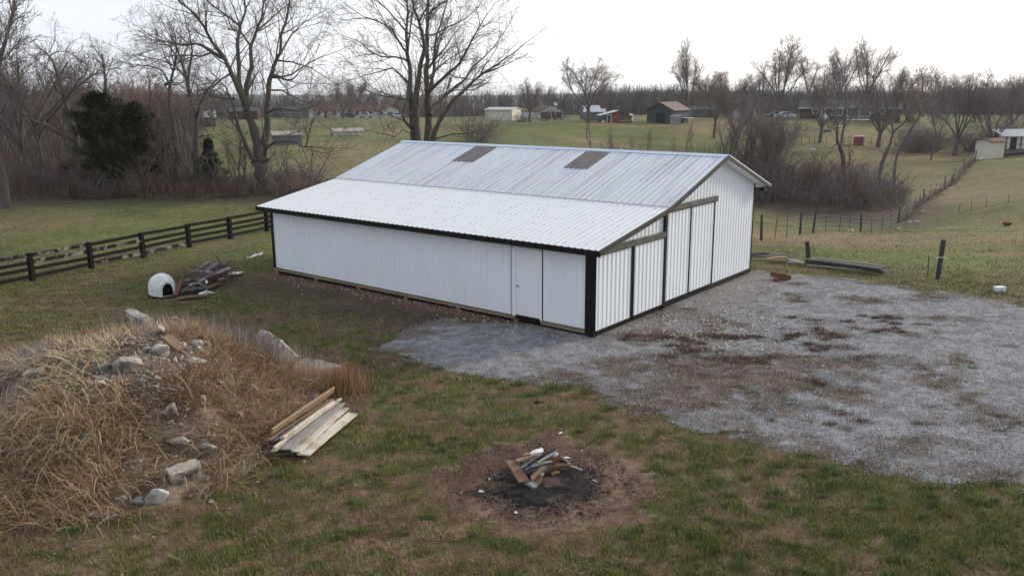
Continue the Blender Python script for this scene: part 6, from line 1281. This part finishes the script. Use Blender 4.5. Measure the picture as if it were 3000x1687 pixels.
m = MB(); m.bb(-3.45, 3.45, -1.97, -1.93, .95, 1.02); m.build('rail', M['plank_dark'], o)
# rusty roofed black barn
o = place('old_barn', 'old black board barn with rusty red tin roof', 'barn', *[1400+1790/3.22, 200+520/3.22], 171, -.28); W_, D2 = 5.4, 8.2
wl, rf = gable(o, W_, D2, 2.7, 1.35, 'barnwood', 'rusty_roof', .45, 'y'); o.rotation_euler = (0, 0, -.85)
o.rotation_euler = (0, 0, .95-math.pi/2+.05)
opening(o, .2, -.1, 1.7, 2.2, -4.101, 'door', 'barnwood', 'dark_in', 0)
m = MB(); m.bb(W_/2+.01, W_/2+.05, 1.2, 1.5, 1.0, 1.1); m.bb(W_/2+.01, W_/2+1.6, .2, 3.4, .98, 1.06); m.build('side_rail', M['plank_pale'], o)
# lean-to, little shed, tanks
def small(name, label, cat, px, py, Y, w, d, h, rh, wall, roofm, rz=0., al='x', over=.3): o = place(name, label, cat, px, py, Y, rz); wl, rf = gable(o, w, d, h, rh, wall, roofm, over, al); return o
Z3 = lambda a, b: (1400+a/3.22, 200+b/3.22)
o = small('metal_shed', 'cream metal shed with pale roof and dark open door on the left field', 'shed', *Z3(240, 486), 190, 6.4, 5, 2.15, .42, 'cream', 'tin', -.42); opening(o, -3.2*0-1.9, 0, 0.01, .01, -2.6, 'vent', 'dkgrey', 'dark_in', 0)
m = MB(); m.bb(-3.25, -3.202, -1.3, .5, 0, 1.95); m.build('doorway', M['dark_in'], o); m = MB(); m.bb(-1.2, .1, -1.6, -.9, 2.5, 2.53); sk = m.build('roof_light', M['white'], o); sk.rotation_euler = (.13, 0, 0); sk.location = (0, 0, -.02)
o = small('long_garage', 'long white garage with a brown gable end beyond the bare tree', 'garage', *Z3(470, 488), 205, 8.8, 5, 2.0, .55, 'whitew', 'shingle_r', -.1); 
for x in (-2.9, -.2, 2.3): opening(o, x, 0, 1.9, 1.7, -2.501, 'garage_door', 'white', 'whitew', 0)
o = small('garage', 'garage with a white gable and two dark red doors', 'garage', *Z3(650, 488), 200, 5.6, 7, 2.0, 1.25, 'whitew', 'shingle_r', .25, 'y'); m = MB(); m.bb(-2.5, -.15, -3.56, -3.502, 0, 1.85); m.build('garage_door', M['brick'], o); m = MB(); m.bb(.15, 2.5, -3.56, -3.502, 0, 1.85); m.build('garage_door', M['brick'], o)
o = place('basketball_hoop', 'white basketball board on a tall pole beside the garage', 'basketball hoop', *Z3(737, 485), 196); m = MB(); m.tube([(0, 0, -.3), (0, 0, 3.6)], .06, 6); m.build('pole', M['white'], o); m = MB(); m.bb(-.5, .3, -.1, -.06, 3.1, 3.8); m.build('backboard', M['white'], o); m = MB(); m.tube([(.22*math.cos(t)-.1, -.34+.22*math.sin(t), 3.15) for t in np.linspace(0, 6.28, 12)], .02, 4, False); m.build('hoop', M['orange'], o)
o = small('blue_roof_shed', 'small shed with a pale blue tin roof behind the lone wide tree', 'shed', *Z3(1065, 478), 185, 3.4, 4, 1.5, 1.2, 'greyside', 'tin', .3)
o = small('dog_shed', 'tiny grey shed with a small gable right of the lone wide tree', 'shed', *Z3(1100, 488), 176, 4.2, 2.8, 1.6, .45, 'greyside', 'tin', -.1); opening(o, -1.5, .6, .5, .6, -1.401)
o = place('red_lean_to', 'low red and grey lean-to with a pale slanting tin roof', 'shed', *Z3(1290, 520), 168, .1); m = MB(); m.prism([(-3.0, -.6), (3.0, -.6), (3.0, 1.25), (.2, 2.35), (-3.0, 1.55)], 1, -1.6, 1.6); wl = m.build('wall', M['plank_dark'], o)
m = MB(); m.prism([(-3.3, 1.5), (.3, 2.4), (.3, 2.5), (-3.3, 1.6)], 1, -1.9, 1.9); m.build('roof', M['tin_pale'], o); m = MB(); m.prism([(.32, 2.38), (3.3, 1.2), (3.3, 1.28), (.32, 2.46)], 1, -1.9, 1.9); m.build('roof', M['rust'], o)
m = MB(); m.bb(-1.0, .3, -1.66, -1.605, 0, 1.95); m.build('red_wall', M['redpaint'], o); opening(o, -1.45, .2, .7, 1.4, -1.605, 'window', 'white', 'glass', 0)
for k in range(6): m = MB(); m.box((.8+.45*k, -1.75, .5+.03*k), (.7, .06, .08), Matrix.Rotation(prn.uniform(-.4, .4), 3, 'Y')); m.build('slat', M['plank_pale'], o)
m = MB(); m.bb(-2.9, -2.3, -1.7, -1.605, -.1, .5); m.build('feed_bin', M['white'], o)
def tank(name, label, px, py, Y, r, h, mat='white'):
    o = place(name, label, 'tank', px, py, Y); m = MB(); m.lathe([(r, -.2), (r, h*.45), (r*.92, h*.72), (r*.6, h*.93), (r*.2, h), (.01, h)], 16); m.build('shell', M[mat], o, True); m = MB(); m.lathe([(r*.2, h-.02), (r*.2, h+.1), (.01, h+.1)], 10); m.build('cap', M['dkgrey'], o); return o
tank('white_tank', 'white domed tank beyond the fence left of the rusty roofed barn', *Z3(1443, 500), 176, .52, 1.5)
o = place('white_gate_panel', 'white washed board panel leaning in front of the rusty roofed barn', 'panel', *Z3(1862, 520), 160, .1); m = MB(); m.bb(-1.0, 1.0, -.05, .05, -.2, 1.55); m.build('board', M['plank_grey'], o); m = MB(); m.bb(-1.05, 1.05, -.1, .08, 1.555, 1.65); m.build('cap', M['white'], o)
o = small('grey_shed', 'grey shed half hidden behind the brush right of the old barn', 'shed', *Z3(2105, 478), 195, 5.5, 4, 2.0, .7, 'greyside', 'shingle_d', .1); opening(o, 0, .7, .8, .8, -2.001)
# half round hut
o = place('round_hut', 'half round hut with a pale curved roof among the bare trees', 'hut', *z4(215, 532), 186, .15); m = MB(); n = 12; A = [(-1.5*math.cos(t), 2.3*math.sin(t)) for t in np.linspace(0, math.pi, n)]; m.prism(A, 1, -3, 3); m.build('shell', M['tin'], o); m = MB(); m.prism([(a*.97, b*.97) for a, b in A], 1, -3.05, -3.002); m.build('end_wall', M['whitew'], o); m = MB(); m.bb(-.5, .5, -3.1, -3.052, 0, 1.8); m.build('door', M['dark_in'], o)
# ranch houses on the left field
def ranch(name, label, dx, Y, w, wall, roofm, rz, wins, gar=None):
    p = px2(dx, 297.5); o = place(name, label, 'house', *p, Y, rz); wl, rf = gable(o, w, 7.5, 2.45, 1.5, wall, roofm, .5, 'x')
    o.rotation_euler = (0, 0, rz+.18)
    for x in wins: opening(o, x, .9, 1.1, 1.1, -3.751, mull=1)
    opening(o, wins[0]+1.9, .1, .95, 2.0, -3.751, 'door', 'white', 'shingle_r', 0); return o, rf
o, rf = ranch('cream_house', 'cream house with red brown roof, left of the two beyond the field', 828, 252, 9.6, 'cream', 'shingle_r', .12, (-3.2, 1.2, 3.6)); m = MB(); m.bb(-4.86, -4.81, -2.6, 2.6, 0, 2.3); m.build('end_panel', M['whitew'], o)
m = MB(); m.bb(.5, 1.0, .2, .7, 3.6, 4.5); m.build('chimney', M['brick'], rf)
o, rf = ranch('cream_house', 'longer cream house with red brown roof, right of the two beyond the field', 937, 256, 10.5, 'whitew', 'shingle_r', -.08, (-4.2, -.4, 3.)); m = MB(); m.bb(1.9, 2.4, .2, .7, 3.6, 4.7); m.build('chimney', M['white'], rf)
o = small('porch_wing', 'cream gabled wing at the right end of the far cream houses', 'house', *px2(983, 297.5), 252, 4.6, 5, 2.3, 1.1, 'cream', 'shingle_r', .15, 'y'); opening(o, 0, .8, 1.2, 1.1, -2.501)
o = small('blue_house', 'blue grey house left of the cream house beyond the field', 'house', *px2(748, 298), 256, 7.5, 6, 2.3, 1.0, 'greyside', 'shingle_d', .1); opening(o, -1, .8, 1.1, 1., -3.001); opening(o, 1.8, .8, 1., 1., -3.001)
car('parked_car', 'blue car parked before the right end of the left cream house', 875*D_, 297.2*D_, 247, .05, 'cardark', 4.3); car('parked_car', 'silver car parked in front of the longer cream house', 921*D_, 297*D_, 247, 3.1, 'carpaint', 4.3); car('parked_car', 'dark car parked between the two cream houses', 708*D_, 297*D_, 248, .1, 'cardark', 4.3); car('parked_car', 'pale car parked before the cream gabled wing', 998*D_, 297.5*D_, 246, .2, 'carpaint', 4.2)
# low sheds in the left field
def lowshed(name, label, dx, dy, Y, w, d, h, rz, wall='concrete', rf_='shingle_r'): o = place(name, label, 'shed', *px2(dx, dy), Y, rz); gable(o, w, d, h, .35, wall, rf_, .2, 'x'); m = MB(); m.bb(-w/2-.03, -w/2-.001, -.5, .5, 0, h*.8); m.build('doorway', M['dark_in'], o); return o
lowshed('low_shed', 'low tan hut with a faded pink roof on the open field', 873, 340, 128, 4.4, 2.6, .55, .35, 'cream', 'concrete'); lowshed('low_shed', 'low grey building with a faded roof behind the large spreading tree', 722, 355, 112, 3.6, 2.6, .8, .3, 'greyside', 'concrete')
o = place('tin_roof_barn', 'long pale blue tin roofed shed seen through the left trees', 'barn', *px2(490, 305), 200, .35); wl, rf = gable(o, 9, 6, 1.7, 1.3, 'brick', 'tin', .4, 'x')
o = place('brick_outbuilding', 'small red brick outbuilding seen between the left tree trunks', 'house', *px2(618, 300), 235, .1); gable(o, 7.5, 5, 2.1, .9, 'brick', 'shingle_d', .3, 'x')
# flat slab by the fence, litter in the fields
def flat(name, label, cat, px, py, Y, w, d, h, mat, rz=0): p = at(px, py, Y); m = MB(); m.box((0, 0, h/2), (w, d, h), None, .96); o = m.build(name, M[mat]); o.location = (p[0], Y, gzs(p[0], Y)); o.rotation_euler = (0, 0, rz); tag(o, label, cat); return o
flat('concrete_pad', 'pale pink slab lying in the pasture beside the rising wire fence', 'slab', *z4(1818, 936), 100, 2.6, 1.6, .1, 'concrete', .1)
flat('field_litter', 'small white object on the far field left of the stakes', 'litter', *z4(758, 742), 142, .7, .4, .22, 'white'); flat('field_litter', 'dark trough on the grass before the brick house', 'trough', *z4(865, 622), 165, 1.6, .6, .4, 'plank_dark'); flat('field_litter', 'white panel on the grass before the brick house', 'litter', *z4(967, 577), 172, 1.7, .5, .25, 'white')
blob('white_ball', 'white round tub on the grass below the white house door', 'tub', (*at(*z4(850, 550), 182)[:2], gzs(*at(*z4(850, 550), 182)[:2])+.5), (.75, .75, .6), 'white', 5, cuts=0, rough=0.02)
blob('yellow_bush', 'low yellow green bush on the lawn right of the brick house', 'shrub', (*at(*z4(1540, 525), 180)[:2], gzs(*at(*z4(1540, 525), 180)[:2])+.6), (1.3, .9, .6), 'moss', 6, cuts=0, rough=.5)
for i, (a, b, Y) in enumerate([(1075, 1137, 66), (1630, 1090, 82), (1590, 1250, 76), (1430, 1390, 72), (1520, 1325, 76), (1720, 1130, 88), (1800, 1060, 95)]):
    p = at(*z4(a, b), Y); blob('white_stone', 'pale rock or litter bit lying along the foot of the rising wire fence', 'stone', (p[0], p[1], gzs(p[0], p[1])+.05), (.3, .2, .16), 'rock_w', 200+i, 'pale bits along the wire fence', sub=2)
p = at(*Z3(1978, 745), 98); blob('white_bag', 'crumpled blue white bag caught in the brush just above the ridge', 'bag', (p[0], p[1], gzs(p[0], p[1])+.9), (.35, .25, .8), 'foam', 90)
# pole with wire by the large spreading tree
for i, (a, b0, b1, Y, lb) in enumerate([(2050, 1365, 1250, 54, 'dark wooden fence post right of the large spreading tree'), (2072, 1365, 1285, 55, 'thinner fence post just right of the dark wooden one')]):
    lone('fence_post', lb, *z1(a, b0), Y, *z1(a, b1), .08 if i == 0 else .04)
# distant hills and air
h_ = []; xs = np.linspace(-4200, 4200, 90); ys = np.linspace(2500, 4800, 14); hm = lambda x, y: gz(x, y)+sstep(2500, 3400, y)*sstep(4900, 4200, y)*(20+26*nA.fbm(x, y, 900, 3))-3
gridmesh('hills', xs, ys, hm, M['ground'], lambda x, y: np.broadcast_to(np.array([.06, .07, .05]), x.shape+(3,)).copy()).__setitem__('kind', 'structure')

# the air
m = MB(); m.bb(-5200, 5200, -600, 5600, -60, 32); hz_ = bpy.data.materials.new('haze'); hz_.use_nodes = True; t = hz_.node_tree; t.nodes.clear(); o_ = t.nodes.new('ShaderNodeOutputMaterial'); v = t.nodes.new('ShaderNodeVolumePrincipled')
v.inputs['Color'].default_value = (.95, .97, 1., 1); v.inputs['Density'].default_value = .00017; v.inputs['Anisotropy'].default_value = .3; t.links.new(v.outputs[0], o_.inputs['Volume'])
hb = m.build('haze', hz_); tag(hb, kind='stuff')
